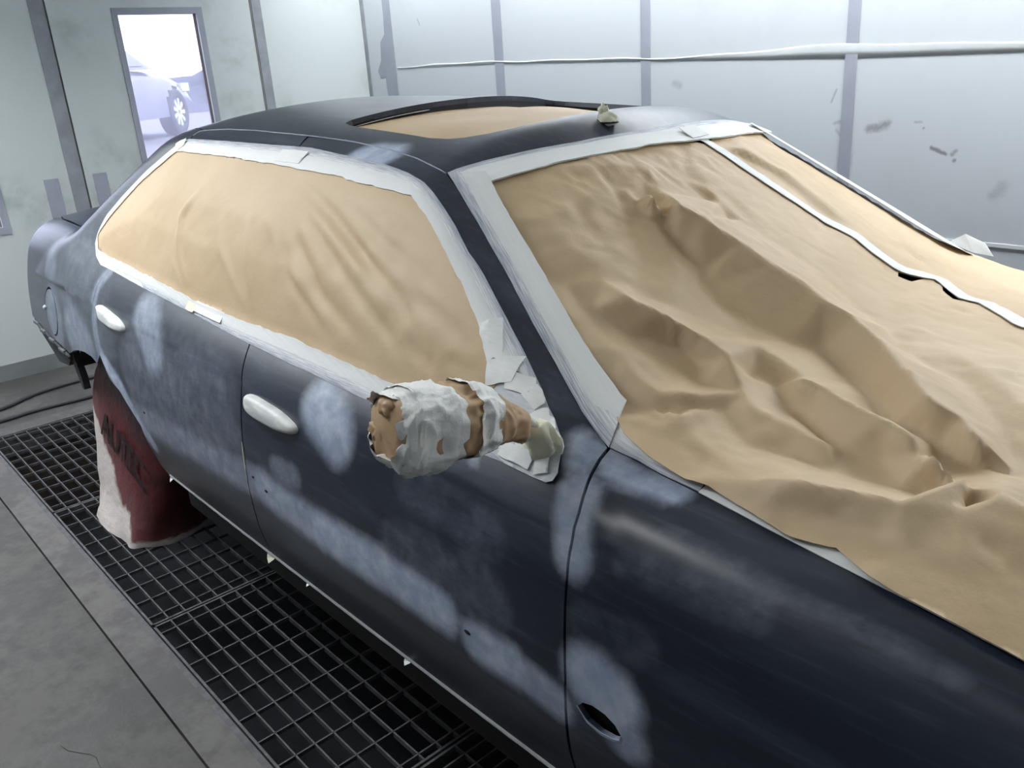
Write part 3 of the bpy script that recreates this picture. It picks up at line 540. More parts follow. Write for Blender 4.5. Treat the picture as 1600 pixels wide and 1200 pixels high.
# ceiling lamps: two rows of tilted fluorescent boxes along the long walls
def mat_emit(name, col, s):
    m = newmat(name); n = N(m); n.set(srgb(240, 240, 240), .4)
    n.b.inputs['Emission Color'].default_value = col; n.b.inputs['Emission Strength'].default_value = s; return m
LM = {}
M['lampbody'] = plain('white_lamp_housing', srgb(225, 228, 230), .4, var=.03)
for side, yb, key in ((1, 1.62, LAMP_FAR), (-1, -1.62, LAMP_NEAR)):
    for i, x in enumerate((-4.9, -3.5, -2.1, -.7, .7, 1.8)):
        L = empty('ceiling_lamp', (x, yb, 2.74), '%s ceiling lamp of the row over the %s wall, counted from the end wall' % (('first','second','third','fourth','fifth','sixth')[i], 'back' if side > 0 else 'near'), 'lamp', 'fluorescent ceiling lamps')
        R = Matrix.Translation((x, yb, 2.74)) @ Matrix.Rotation(side*math.radians(28), 4, 'X')
        def tb(name, x0, x1, y0, y1, z0, z1, mat):
            V, F = box_data(x0, x1, y0, y1, z0, z1); link(name, mesh(name, [R@Vector(v) for v in V], F), mat, L)
        tb('housing', -.62, .62, -.22, .22, .0, .08, M['lampbody']); tb('diffuser', -.59, .59, -.19, .19, -.012, -.002, LM.setdefault(key[i], mat_emit('lamp_diffuser_%g' % key[i], (.95, .975, 1, 1), key[i])))
        tb('rim', -.62, .62, -.22, -.19, -.02, 0, M['lampbody']); tb('rim', -.62, .62, .19, .22, -.02, 0, M['lampbody'])
# floor, pit and grates
PX0, PX1, PY0, PY1 = -4.685, 2.2, -1.072, .36
fo = empty('floor', (0, 0, 0), 'grey concrete floor of the booth around the grated pit', None, kind='structure')
prism(rect(XW, XR, YN, YW), [rect(PX0-.12, PX1, PY0-.118, PY1)], 'z', -.1, 0, 'slab', M['concrete'], fo, step=.5)
prism(rect(PX0-.12, PX1, PY0-.112, PY0-.014), [], 'z', -.1, .001, 'edging', M['concrete_edge'], fo, step=.5)
prism(rect(PX0-.12, PX0-.014, PY0-.014, PY1), [], 'z', -.1, .001, 'edging', M['concrete_edge'], fo, step=.5)
prism(rect(PX0-.016, PX1, PY0-.016, PY1), [rect(PX0, PX1-.002, PY0, PY1-.002)], 'z', -.12, .002, 'pit_rim', M['steel'], fo, step=.6)
prism(rect(PX0-.13, PX1+.05, PY0-.13, PY1+.05), [rect(PX0-.003, PX1, PY0-.003, PY1)], 'z', -.55, -.1, 'pit_lining', plain('stained_pit_lining', srgb(58, 52, 48), .8, var=.3, scale=8), fo, step=.6)
prism(rect(PX0-.1, PX1+.05, PY0-.1, PY1+.05), [], 'z', -.60, -.55, 'pit_base', M['pit'], fo, step=9)
for (x, y, a, l) in ((-2.15,-1.42,.55,.42),):   # hairline cracks
    pts = [(x+l*t*math.cos(a)+.01*math.sin(9*t), y+l*t*math.sin(a)*.5+.012*math.sin(14*t+x), .0008) for t in np.linspace(0, 1, 14)]
    V, F = tube(pts, .0009, 4); link('floor_crack', mesh('floor_crack', V, F), M['crack'], fo)
def bar_mesh(L, along, th=.0042, h=.03):
    V, F = box_data(-L/2, L/2, -th/2, th/2, -h, 0) if along == 'x' else box_data(-th/2, th/2, -L/2, L/2, -h, 0)
    me = mesh('bar', V, F); me.materials.append(M['steel']); return me
cols = [-4.682, -3.583, -2.492, -1.42, -.348, .724, 1.796]; rows = [-1.068, -.356, .356]
ordn = ['first', 'second', 'third', 'fourth', 'fifth', 'sixth']
gid = 0
cache = {}
for r in range(2):
    for c in range(6):
        x0, x1, y0, y1 = cols[c]+.004, cols[c+1]-.004, rows[r]+.002, rows[r+1]-.002
        turned = c >= 3
        where = ('along the near edge of the pit' if r == 0 else 'under the car')
        gr = empty('floor_grate', ((x0+x1)/2, (y0+y1)/2, 0), 'steel floor grate %s, %s from the end wall' % (where, ordn[c]), 'grate', 'steel grates over the pit')
        zt = .0
        def piece(nm, key, x, y):
            o = link(nm, cache[key], None, gr); o.location = (x, y, zt); return o
        for key, L, al, th in ((('fx', c), x1-x0, 'x', .007), (('fy', c), y1-y0, 'y', .007), (('bx', c), x1-x0-.01, 'x', .0042), (('by', c), y1-y0-.01, 'y', .0042)):
            if key not in cache: cache[key] = bar_mesh(L, al, th, .016 if key[0] in ('bx', 'fx', 'fy') else .012)
        for yy in (y0+.0035, y1-.0035): piece('frame_bar', ('fx', c), (x0+x1)/2, yy)
        for xx in (x0+.0035, x1-.0035): piece('frame_bar', ('fy', c), xx, (y0+y1)/2)
        dx, dy = (.109, .0545) if not turned else (.043, .118)
        xx = x0+.052 if not turned else x0+dx
        while xx < x1-.02: piece('cross_bar', ('by', c), xx, (y0+y1)/2); xx += dx
        yy = y0+dy
        while yy < y1-.02: piece('bearing_bar', ('bx', c), (x0+x1)/2, yy); yy += dy
# two hoses along the end wall
M['hose'] = plain('grey_rubber_hose', srgb(70, 72, 74), .6)
for pts, lab in (([(-5.05,-1.9,.014),(-5.10,-.927,.014),(-5.22,-.70,.014),(-5.25,-.47,.014),(-5.2,.2,.014),(-5.25,1.2,.014)], 'thin grey hose lying on the concrete closest to the end wall'),
                 ([(-4.88,-1.95,.012),(-4.90,-.97,.012),(-4.922,-.78,.012),(-4.90,-.56,.012),(-4.93,0,.012),(-5.0,1.1,.012)], 'thin grey hose lying beside the far edge of the grated pit')):
    V, F = tube(spline(pts, 40), .0125, 8); link('air_hose', mesh('air_hose', V, F, True), M['hose'], None, lab, 'hose', 'hoses on the floor')

# ------------------------------------------------------------------ the car: panels on one smooth body surface
def grad(P, f=None, e=2e-4):
    f = f or bodyP; G = np.zeros_like(P)
    for i in range(3):
        d = np.zeros(3); d[i] = e; G[:, i] = (f(P+d)-f(P-d))/(2*e)
    return G
def snap(P, off=0., f=None, it=6):
    f = f or bodyP; P = np.array(P, float)
    for _ in range(it):
        G = grad(P, f); P = P-((f(P)-0)/(G**2).sum(1))[:, None]*G
    G = grad(P, f); Nn = G/np.linalg.norm(G, axis=1)[:, None]
    return P+Nn*np.asarray(off).reshape(-1, 1) if np.ndim(off) else P+Nn*off
def normals(P, f=None):
    G = grad(P, f); return G/np.linalg.norm(G, axis=1)[:, None]
PR = np.array(PRIMER)
def primer_at(P):
    v = np.zeros(len(P))
    for a in PR:
        A, B, r, s = a[:3], a[3:6], a[6], a[7]; D = B-A
        t = np.clip(((P-A)@D)/max(D@D, 1e-9), 0, 1); d = np.linalg.norm(P-A-t[:, None]*D, axis=1)
        x = np.clip((d/r-.45)/.8, 0, 1); v = np.maximum(v, s*(1-x*x*(3-2*x)))
    return v
def frame(n):
    n = np.asarray(n, float); n /= np.linalg.norm(n)
    u = np.array([1., 0, 0])-n*n[0]; u /= np.linalg.norm(u); v = np.cross(n, u); return u, v, n
def surf_mesh(name, loop, n, step, holes=(), off=0., thick=.012, f=None, height=None, mask=False, uvbox=False, skirt=True):
    """mesh a closed 3-D loop lying on the body surface; skirt = returned edge going inwards"""
    f = f or bodyP; u, v, n = frame(n)
    to2 = lambda L: np.stack([np.asarray(L)@u, np.asarray(L)@v], 1)
    p, tri, bd = triang(to2(loop), [to2(h) for h in holes], step)
    O = p[:, :1]*u+p[:, 1:]*v; base = (np.asarray(loop)@n).max()
    P = cast(O+n*(base+.45), np.broadcast_to(-n, O.shape), f=f, t0=0, t1=2.2, n=90, it=24)
    bad = np.isnan(P[:, 0])
    if bad.any(): P[bad] = (O+n*np.median(np.asarray(loop)@n))[bad]
    Nn = normals(P, f)
    if height is not None:
        P = P+Nn*(off+height(P))[:, None]
    else: P = P+Nn*off
    k = len(P); V = P; Fc = [tuple(t) for t in tri]
    me = None
    if skirt:
        bi = sorted({i for e in bd for i in e}); mp = {i: j for j, i in enumerate(bi)}; bi = np.array(bi)
        V = np.concatenate([P, P[bi], P[bi]-Nn[bi]*thick]); m = len(bi)
        Fc += [(k+mp[b], k+mp[a], k+m+mp[a], k+m+mp[b]) for a, b in bd]
    me = mesh(name, V, Fc, True)
    if height is None:
        ln = np.zeros((len(me.loops), 3)); li = np.zeros(len(me.loops), int); me.loops.foreach_get('vertex_index', li)
        me.update(); nt3 = 3*len(tri)
        ln[:nt3] = Nn[li[:nt3]]
        if skirt:
            pn = np.zeros(3*len(me.polygons)); me.polygons.foreach_get('normal', pn); pn = pn.reshape(-1, 3)[len(tri):]
            ln[nt3:] = np.repeat(pn, 4, axis=0)
        me.normals_split_custom_set(ln.tolist())
    if mask:
        at = me.attributes.new('primer', 'FLOAT', 'POINT'); at.data.foreach_set('value', primer_at(np.asarray(V)).astype(np.float32))
    uvl = me.uv_layers.new(name='UVMap'); li = np.zeros(len(me.loops), int); me.loops.foreach_get('vertex_index', li)
    V2 = np.asarray(V)[li]; uvl.data.foreach_set('uv', np.stack([V2@u*6, V2@v*6], 1).ravel())
    return me
def ribbon(name, A, B, offA, offB, mat, parent, n=None, m=6, f=None, fB=None, height=None, scal=0., thick=.0015, step=.02):
    """strip of tape lofted between two 3-D polylines and laid on the surface"""
    A = np.asarray(A, float); B = np.asarray(B, float); L = np.linalg.norm(np.diff(A, axis=0), axis=1).sum(); n = n or max(4, int(L/step))
    a = resample(A, n); b = resample(B, n)
    if scal: b = b+scal*np.stack([vnoise(b*45, 3), vnoise(b*45, 4), vnoise(b*45, 5)], 1); a = a+scal*.25*np.stack([vnoise(a*45, 6), vnoise(a*45, 7), vnoise(a*45, 8)], 1)
    t = np.linspace(0, 1, m); P = (a[:, None]*(1-t)[None, :, None]+b[:, None]*t[None, :, None]).reshape(-1, 3)
    off = np.tile(offA+(offB-offA)*t, n)
    Q = snap(P, 0, fB) if fB is not None else None
    P = snap(P, 0, f)
    if Q is not None: tt = np.tile(t, n)[:, None]; P = P*(1-tt)+Q*tt
    if height is not None: off = off+height(P)
    Nn = normals(P, f); P = P+Nn*off[:, None]; k = len(P)
    V = np.concatenate([P, P-Nn*thick]); F = []
    for i in range(n-1):
        for j in range(m-1):
            q = (i*m+j, (i+1)*m+j, (i+1)*m+j+1, i*m+j+1); F += [q, tuple(k+x for x in q[::-1])]
        for j0, s in ((0, 1), (m-1, -1)):
            q = (i*m+j0, k+i*m+j0, k+(i+1)*m+j0, (i+1)*m+j0); F.append(q[::s])
    for i0, s in ((0, -1), (n-1, 1)):
        for j in range(m-1):
            q = (i0*m+j, k+i0*m+j, k+i0*m+j+1, i0*m+j+1); F.append(q[::s])
    c = Vector(np.cross(P[m]-P[0], P[1]-P[0])); 
    if c.dot(Vector(Nn[0])) < 0: F = [q[::-1] for q in F]
    me = mesh(name, V, F, False)
    uvl = me.uv_layers.new(name='UVMap'); li = np.zeros(len(me.loops), int); me.loops.foreach_get('vertex_index', li); li %= k
    uvl.data.foreach_set('uv', np.stack([(li//m)/(n-1)*L*2, (li % m)/(m-1)], 1).ravel())
    return link(name, me, mat, parent)
LN = {k: np.array(v, float) for k, v in LINES.items()}
car = empty('car', (-1.6, 0, 0), 'sanded navy four-door sedan masked up with brown paper for respraying', 'car')
sh = lambda P, dx: np.asarray(P)+np.array([dx, 0, 0])
GAP = .0026
wo, wp = LN['win_outer'], LN['win_paper']
gF, gB, dr, rk, ar, rr = LN['gapF'], LN['gapB'], LN['drip'], LN['rocker'], LN['arch'], LN['rdoor_rear']
gF = np.vstack([gF[:-1], [(-.806, -.878, .43), (-.812, -.868, .398)]])
gB = np.vstack([gB[:-1], [(-1.915, -.89, .47), (-1.935, -.870, .402)]])
ZB = .402
ws = LN['ws_outer_near']
inner = lambda P, d: np.stack([P[:, 0], P[:, 1]+d, P[:, 2]], 1)
seam_top = np.array([(-2.104, -.496, 1.428), (-2.06, -.555, 1.406)])
bp = np.array([(-2.0, -.66, 1.27), (-1.94, -.77, 1.10)])
rockF = np.array([(x, -.868, ZB) for x in np.linspace(-.83, -1.92, 12)])
rockR = np.array([(x, -.868, ZB) for x in np.linspace(-1.95, -2.62, 8)])
front_loop = np.vstack([sh(gF, -GAP), rockF, sh(gB[::-1], GAP), sh(bp[::-1], GAP), sh(seam_top[::-1], .002), dr[7:], inner(ws[1:-1], .0)])
archF = ar[::-1]; ia = [i for i in range(len(archF)) if archF[i][0] > -2.985]
rear_loop = np.vstack([sh(gB, -GAP), rockR, archF[ia], sh(rr[::-1], .001)[:-1], wo[42:39:-1], wo[39:32:-1], dr[:6], [(-2.12, -.489, 1.431)], sh(seam_top, -.002)[1:], sh(bp, -GAP)])
sd = frame((0, -.86, .5))[2]
# shared half-thickness trim: body shell under the panels
def shell_mesh():
    xs = np.concatenate([np.linspace(-4.26, -3.9, 14), np.linspace(-3.85, .6, 150), np.linspace(.64, .97, 12)]); na = 120
    an = np.radians(np.linspace(-24, 204, na)); V = []
    D = np.stack([np.zeros(na), np.cos(an), np.sin(an)], 1)
    F = []
    O = np.repeat(np.stack([xs, 0*xs, 0*xs+.80], 1), na, 0); D = np.tile(D, (len(xs), 1)); lo = np.zeros(len(O)); hi = np.full(len(O), 1.6)
    for _ in range(28):
        m = (lo+hi)/2; ins = bodyP(O+m[:, None]*D) < -.014; lo = np.where(ins, m, lo); hi = np.where(ins, hi, m)
    V = O+lo[:, None]*D
    for i in range(len(xs)-1):
        for j in range(na-1):
            c = (V[i*na+j]+V[(i+1)*na+j+1])/2
            if c[2] < .41: continue
            if c[0] < -3.36 and c[2] < .70 and abs(c[1]) > .3: continue
            if abs(c[1]) > .5 and ((c[0]+3.15)**2+(c[2]-.26)**2) < .475**2: continue
            if abs(c[1]) > .5 and ((c[0]+.14)**2+(c[2]-.30)**2) < .40**2: continue
            if c[2] > 1.3 and -2.12 < c[0] < -1.45 and abs(c[1]) < .45: continue
            if -.80 < c[0] < -.66 and c[1] < -.7 and .59 < c[2] < .67: continue
            F.append((i*na+j, (i+1)*na+j, (i+1)*na+j+1, i*na+j+1))
    return mesh('body_shell', V, F, True)
link('body_shell', shell_mesh(), M['shell'], car)
ST = .013
fd = link('front_door', surf_mesh('front_door', front_loop, sd, ST, mask=True, thick=.02), M['paint'], car)
rd = link('rear_door', surf_mesh('rear_door', rear_loop, sd, ST, mask=True, thick=.02), M['paint'], car)
# front fender, with the hole left by the removed side lamp
he = LN['hood_edge']
fe_top = np.vstack([he[::-1]])
fr = np.array([(-.22, -.774, .939), (.1, -.775, .915), (.45, -.76, .86), (.70, -.74, .82)])
arF = np.array([(-.14+.405*math.cos(a), -.89, .30+.405*math.sin(a)) for a in np.radians(np.linspace(14, 166, 24))])
fen_loop = np.vstack([sh(gF, GAP), [(-.72, -.87, ZB), (-.56, -.87, ZB)], arF[::-1], [(.30, -.85, .42), (.66, -.80, .45), (.72, -.79, .65)], fr[::-1], he[1:-1][::-1]])
mk = LN['marker']; mc = np.array([-.727, -.904, .630])
mhole = np.array([(-.771,-.904,.630),(-.760,-.904,.643),(-.740,-.904,.649),(-.715,-.904,.648),(-.695,-.904,.640),(-.684,-.904,.627),(-.686,-.904,.617),(-.700,-.904,.611),(-.725,-.904,.608),(-.752,-.904,.613)])
fen = link('front_fender', surf_mesh('front_fender', fen_loop, (0.08, -.8, .6), ST, holes=[mhole], mask=True, thick=.009), M['paint'], car)
box('hole_shade_box', -.79, -.665, -.888, -.84, .595, .66, M['black'], fen)  # black box added behind the lamp hole so its inside stays dark
lip_o = snap(np.vstack([mhole, mhole[:1]]), .0005); ctr = mhole.mean(0); lip_i = ctr+(lip_o-ctr)*np.array([1.06, 1, 1.28])
M['primer_edge'] = plain('pale_primer', srgb(176, 186, 200), .6, var=.06)
ribbon('lamp_hole_lip', lip_i[5:11], lip_o[5:11], .0006, .0012, M['primer_edge'], fen, n=20, m=3)
# rear quarter panel with C pillar
cs = LN['csil']
cs2 = snap(cs+np.array([-.01, .035, .012]))
tg = snap(np.array([(-3.36, -.735, 1.13), (-3.6, -.715, 1.12), (-3.85, -.70, 1.11), (-4.05, -.66, 1.09), (-4.17, -.60, 1.06)]))
rear_pts = snap(np.array([(-4.23, -.52, 1.0), (-4.25, -.50, .85), (-4.24, -.50, .71), (-4.17, -.70, .705), (-4.05, -.84, .70)]))
q_loop = np.vstack([sh(rr, -.0015), archF[[i for i in range(len(archF)) if archF[i][0] < -3.0]], LN['quarter_bottom'][::-1][1:], rear_pts[::-1], tg[::-1], cs2[::-1], [(-2.80, -.515, 1.447)], dr[3::-1]+np.array([-.003, 0, .0]), wo[33:43]+np.array([-.002, 0, 0])])
fl_c = snap(np.array([[-3.60, -.88, .795]]))[0]
fl_ring = lambda r, k=1.: snap(np.array([(fl_c[0]+r*1.0*math.cos(t), -.88, fl_c[2]+r*k*math.sin(t)) for t in np.linspace(0, 2*math.pi, 40)[:-1]]))
qp = link('quarter_panel', surf_mesh('quarter_panel', q_loop, (-.42, -.78, .45), ST, holes=[fl_ring(.0955)], mask=True, thick=.02), M['paint'], car)
ff = link('fuel_flap', surf_mesh('fuel_flap', fl_ring(.0885), (-.1, -1, 0), ST, mask=True, thick=.015, off=.001), M['paint'], car)
fc = snap(np.array([[-3.683, -.88, .80]]), .0)[0]
def blob(c, rx, ry, rz, seed=0, amp=.12, n=14):
    bm = bmesh.new(); bmesh.ops.create_icosphere(bm, subdivisions=3, radius=1)
    P = np.array([v.co[:] for v in bm.verts]); d = 1+amp*vnoise(P*2.3+seed, seed)+amp*.5*vnoise(P*5.3+seed, seed+1)
    for v, p, k in zip(bm.verts, P, d): v.co = (c[0]+rx*p[0]*k, c[1]+ry*p[1]*k, c[2]+rz*p[2]*k)
    me = bpy.data.meshes.new('blob'); bm.to_mesh(me); bm.free(); me.polygons.foreach_set('use_smooth', [True]*len(me.polygons)); return me
link('finger_tab', blob(fc+np.array([0, -.004, 0]), .010, .008, .009, 3, .05), M['primer_edge'], ff)
# roof with the sunroof opening
half = lambda P: np.vstack([P, (P*np.array([1, -1, 1]))[::-1]])
hd = LN['ws_outer_top'][1:5]+np.array([.012, 0, -.006])
roof_near = np.vstack([[(-2.93, -.0, 1.46), (-2.91, -.25, 1.455), (-2.86, -.44, 1.45), (-2.81, -.512, 1.445)], dr[3:]+np.array([0, .004, 0]), hd[:3]])
roof_loop = np.vstack([roof_near, [(-1.345, 0, 1.40)], (roof_near[1:]*np.array([1, -1, 1]))[::-1]])
so = LN['sun_outer']
sn = np.array([(-2.04, 0, 1.47), (-2.055, -.15, 1.47), (-2.08, -.30, 1.46), (-2.095, -.365, 1.455), (-2.085, -.392, 1.452), (-2.045, -.405, 1.449), (-1.982, -.413, 1.445), (-1.753, -.426, 1.432), (-1.662, -.430, 1.425), (-1.604, -.421, 1.423), (-1.57, -.402, 1.424), (-1.534, -.361, 1.429), (-1.510, -.305, 1.437), (-1.489, -.227, 1.444), (-1.480, -.103, 1.452), (-1.478, 0, 1.454)])
sun_loop = np.vstack([sn, (sn[1:-1]*np.array([1, -1, 1]))[::-1]])
rf = link('roof', surf_mesh('roof', roof_loop, (0, 0, 1), .016, holes=[sun_loop], mask=True, thick=.014), M['paint'], car)
def frame_ring(loop, d0, d1, grow, name, mat, parent):
    P = snap(loop); c = P.mean(0); Q = P.copy(); Q[:, :2] = c[:2]+(P[:, :2]-c[:2])*grow
    k = len(P); V = np.concatenate([Q+np.array([0, 0, d0]), Q+np.array([0, 0, d1])])
    F = [(i, (i+1) % k, k+(i+1) % k, k+i) for i in range(k)]
    return link(name, mesh(name, V, F), mat, parent)
frame_ring(sun_loop, -.006, -.075, 1.006, 'sunroof_frame', M['black'], car)
# trunk lid, rear window, hood
tl = np.array([(-3.40, 0, 1.13), (-3.39, -.4, 1.13), (-3.37, -.70, 1.12)]); tl = np.vstack([tl, tg[1:]+np.array([0, .006, 0]), [(-4.235, -.3, 1.0), (-4.24, 0, 1.0)]])
tl_loop = np.vstack([tl, (tl[1:-1]*np.array([1, -1, 1]))[::-1]])
link('trunk_lid', surf_mesh('trunk_lid', tl_loop, (-.25, 0, 1), .025, mask=True, thick=.014), M['paint'], car)
rw = np.array([(-2.95, 0, 1.45), (-2.93, -.25, 1.45), (-2.90, -.42, 1.44), (-3.05, -.54, 1.34), (-3.25, -.66, 1.2), (-3.36, -.70, 1.13), (-3.385, -.4, 1.13), (-3.39, 0, 1.13)])
M['glass_dark'] = plain('dark_glass', srgb(18, 22, 26), .08, var=.05)
link('rear_window', surf_mesh('rear_window', np.vstack([rw, (rw[1:-1]*np.array([1, -1, 1]))[::-1]]), (-.5, 0, 1), .03, thick=.01, off=-.004), M['glass_dark'], car)
hoodn = np.vstack([[(.72, 0, .86), (.70, -.5, .85), (.66, -.72, .83)], fr[2::-1]+np.array([0, .006, 0]), he[5:3:-1]+np.array([0, .006, 0]), he[3:0:-1]+np.array([0, .012, 0]), [(-.80, -.45, 1.0), (-.80, 0, 1.02)]])
link('hood', surf_mesh('hood', np.vstack([hoodn, (hoodn[1:-1]*np.array([1, -1, 1]))[::-1]]), (.1, 0, 1), .03, mask=True, thick=.014), M['paint'], car)
# sills, floor pan, wheel housing
box('sill', -2.62, -.58, -.835, -.60, .285, .42, M['black'], car, bev=.012)
box('floor_pan', -3.9, .75, -.60, .60, .24, .44, M['underbody'], car, bev=.02)
box('sill', -2.62, -.58, .60, .835, .285, .42, M['black'], car, bev=.012)
def housing(cx, cz, r, y0, y1, a0, a1, name='wheel_housing'):
    V = []; F = []; n = 28
    for i, a in enumerate(np.radians(np.linspace(a0, a1, n))):
        for y, rr_ in ((y0, r), (y1, r), (y1, .02)): V.append((cx+rr_*math.cos(a), y, cz+rr_*math.sin(a)))
    for i in range(n-1):
        for j in range(2): F.append((i*3+j, i*3+3+j, i*3+4+j, i*3+1+j))
    link(name, mesh(name, V, F, True), M['underbody'], car)
housing(-3.15, .26, .48, -.86, -.52, 20, 138); housing(-.14, .30, .42, -.85, -.52, 14, 166)
housing(-3.15, .26, .48, .86, .52, 20, 138); housing(-.14, .30, .42, .85, .52, 14, 166)
# wheels
def wheel(cx, y, outer):
    prof = [(.02,.0),(.19,-.01),(.205,.012),(.225,.0),(.24,-.012),(.295,-.015),(.318,.012),(.322,.04),(.322,.15),(.30,.185),(.22,.19),(.02,.18)]
    V = []; F = []; n = 40; m = len(prof)
    for i in range(n):
        a = 2*math.pi*i/n
        for r_, d in prof: V.append((cx+r_*math.cos(a), y+outer*d, .322+r_*math.sin(a)))
    for i in range(n):
        for j in range(m-1): F.append((i*m+j, ((i+1) % n)*m+j, ((i+1) % n)*m+j+1, i*m+j+1))
    link('wheel', mesh('wheel', V, F, True), M['black'], car)
wheel(-3.2, -.775, 1); wheel(-.14, -.835, 1); wheel(-3.2, .835, -1); wheel(-.14, .835, -1)
# rear carrier left bare where the bumper came off
M['bracket'] = plain('grimy_bracket', srgb(52, 54, 56), .7, var=.3, scale=20)
br = [(-4.10,-.835,.692),(-3.95,-.865,.684),(-3.80,-.878,.676),(-3.66,-.885,.668),(-3.55,-.890,.660),(-3.43,-.893,.648)]
V, F = tube(spline(br, 24), .008, 6); bk = link('bumper_rail', mesh('bumper_rail', V, F, True), M['bracket'], car)
for k in range(4):
    a = spline(br, 24)[5+k*5]; box('rail_clip', a[0]-.035, a[0]+.035, a[1]-.010, a[1]+.006, a[2]-.006, a[2]+.008, plain('rail_clip_grey', srgb(92, 95, 100), .5), bk, bev=.003)
pl = [(-4.02,.672),(-3.58,.655),(-3.585,.60),(-3.63,.562),(-3.77,.55),(-3.94,.632)]
prism(pl, [], 'y', -.86, -.845, 'splash_shield', M['bracket'], car)
pl = [(-3.64,.65),(-3.585,.655),(-3.53,.53),(-3.53,.48),(-3.555,.48),(-3.59,.55)]
prism(pl, [], 'y', -.85, -.825, 'bracket_strut', M['bracket'], car)
# taped door handles
def handle(loop, parent, sag):
    L = snap(np.asarray(loop)); c = L.mean(0); V = [];  n = len(densify(L, .012)); D = densify(L, .012); rings = 7
    for i in range(rings):
        t = i/(rings-1); s = math.cos(t*math.pi/2)**.42 if i < rings-1 else .02; h = .024*math.sin(t*math.pi/2)**.8
        P = snap(c+(D-c)*s); V.append(P+normals(P)*(h-.002))
    V = np.concatenate(V); V = V+.0004*np.stack([vnoise(V*70, 1), vnoise(V*70, 2), vnoise(V*70, 3)], 1); F = []
    for i in range(rings-1):
        for j in range(n): F.append((i*n+j, i*n+(j+1) % n, (i+1)*n+(j+1) % n, (i+1)*n+j))
    F.append(tuple((rings-1)*n+j for j in range(n)))
    me = mesh('door_handle', V, F, True); bm = bmesh.new(); bm.from_mesh(me); bmesh.ops.recalc_face_normals(bm, faces=bm.faces); bm.to_mesh(me); bm.free()
    me.uv_layers.new(name='UVMap')
    return link('door_handle', me, M['tape_handle'], parent, label='door handle wrapped in white masking tape')
def mat_htape():
    m = newmat('handle_tape'); n = N(m); c = n.coord('Object', (2, 1, 9))
    f = n.noise(c, 4, 4); g = n.noise(n.coord(), 9, 3)
    col = n.mix(n.ramp(f, .38, .66), srgb(200, 204, 204), srgb(240, 241, 236)); col = n.mix(n.ramp(g, .58, .68, 0, .6), col, srgb(236, 235, 205))
    n.set(col, .5); n.bump(n.noise(n.coord(), 80, 3), .15, .004); return m
M['tape_handle'] = mat_htape()
def hloop(cx, cz, a, b, tilt):
    L = []
    for t in np.linspace(0, 2*math.pi, 48)[:-1]:
        c, s = math.cos(t), math.sin(t); e = .55 if c < 0 else .8
        x = a*math.copysign(abs(c)**e, c); L.append((cx+x, -.88, cz+b*math.copysign(abs(s)**.8, s)*(1-.18*c)+tilt*x))
    return L
handle(hloop(-1.745, .857, .126, .025, -.035), fd, 0); handle(hloop(-2.835, .896, .122, .027, -.09), rd, 0)
# small bits: foam strip in the door gap, drain holes
V, F = tube(np.array([(x-.000, y-.002, z) for x, y, z in resample(gB[4:6], 12)]), np.array([.0006,.0012,.0016,.002,.0022,.0022,.002,.0018,.0014,.001,.0008,.0005]), 5)
link('gap_foam', mesh('gap_foam', V, F, True), M['tape_yellow'], rd)
for p, r in (((-1.04,-.91,.632),.006),((-2.62,-.91,.64),.005),((-1.865,-.91,.668),.004),((-1.80,-.91,.652),.005)):
    q = snap(np.array([p]))[0]; link('trim_hole', blob(q+np.array([0,-.0006,0]), r*1.5, .0012, r*.7, 1, .02), M['black'], fd if p[0] > -1.9 else rd)
dl = resample(np.vstack([dr[1:]]), 60); V, F = tube(snap(dl, .0), .0019, 6)
M['seam_highlight'] = plain('pale_seam_highlight', srgb(150, 158, 174), .5, var=.12, scale=30)  # pale tube paints the thin highlight along the roof seam
link('roof_seam', mesh('roof_seam', V, F, True), M['seam_highlight'], rf)
# aerial base wrapped in tape
ac = snap(np.array([[-1.408, -.100, 1.43]]))[0]
V, F = [], []
ab = link('aerial_base', blob(ac+np.array([0, 0, .008]), .028, .017, .017, 5, .25), M['tape_yellow'], car, label='roof aerial base bundled in cream tape')
link('tape_tuft', blob(ac+np.array([-.017, .004, .024]), .014, .009, .017, 11, .4), M['tape_yellow'], ab)
link('gasket', blob(ac+np.array([.0, 0, .001]), .032, .019, .004, 2, .02), M['black'], ab)

# ------------------------------------------------------------------ masking on the side windows
sm = empty('window_masking', (-2.0, -.8, 1.0), 'brown paper and white tape covering both side windows of the car', 'masking paper')
def line_field(P, lines, wdt, amp, fade=.05):
    h = np.zeros(len(P))
    for L in lines:
        Q = resample(L, 24); d2 = np.full(len(P), 9.); tt = np.zeros(len(P))
        for i in range(len(Q)-1):
            a, b = Q[i], Q[i+1]; ab = b-a; t = np.clip(((P-a)@ab)/(ab@ab), 0, 1); d = ((P-a-t[:, None]*ab)**2).sum(1)
            m = d < d2; d2 = np.where(m, d, d2); tt = np.where(m, (i+t)/(len(Q)-1), tt)
        h += amp*np.exp(-d2/(2*wdt**2))*np.clip(np.sin(np.pi*np.clip(tt*.94+.03, 0, 1))*1.4, 0, 1)
    return h
c_ = wp.mean(0); pap = c_+(wp-c_)*1.008; pap = snap(pap)
u_, v_, n_ = frame(sd); wp2 = np.stack([wp@u_, wp@v_], 1)
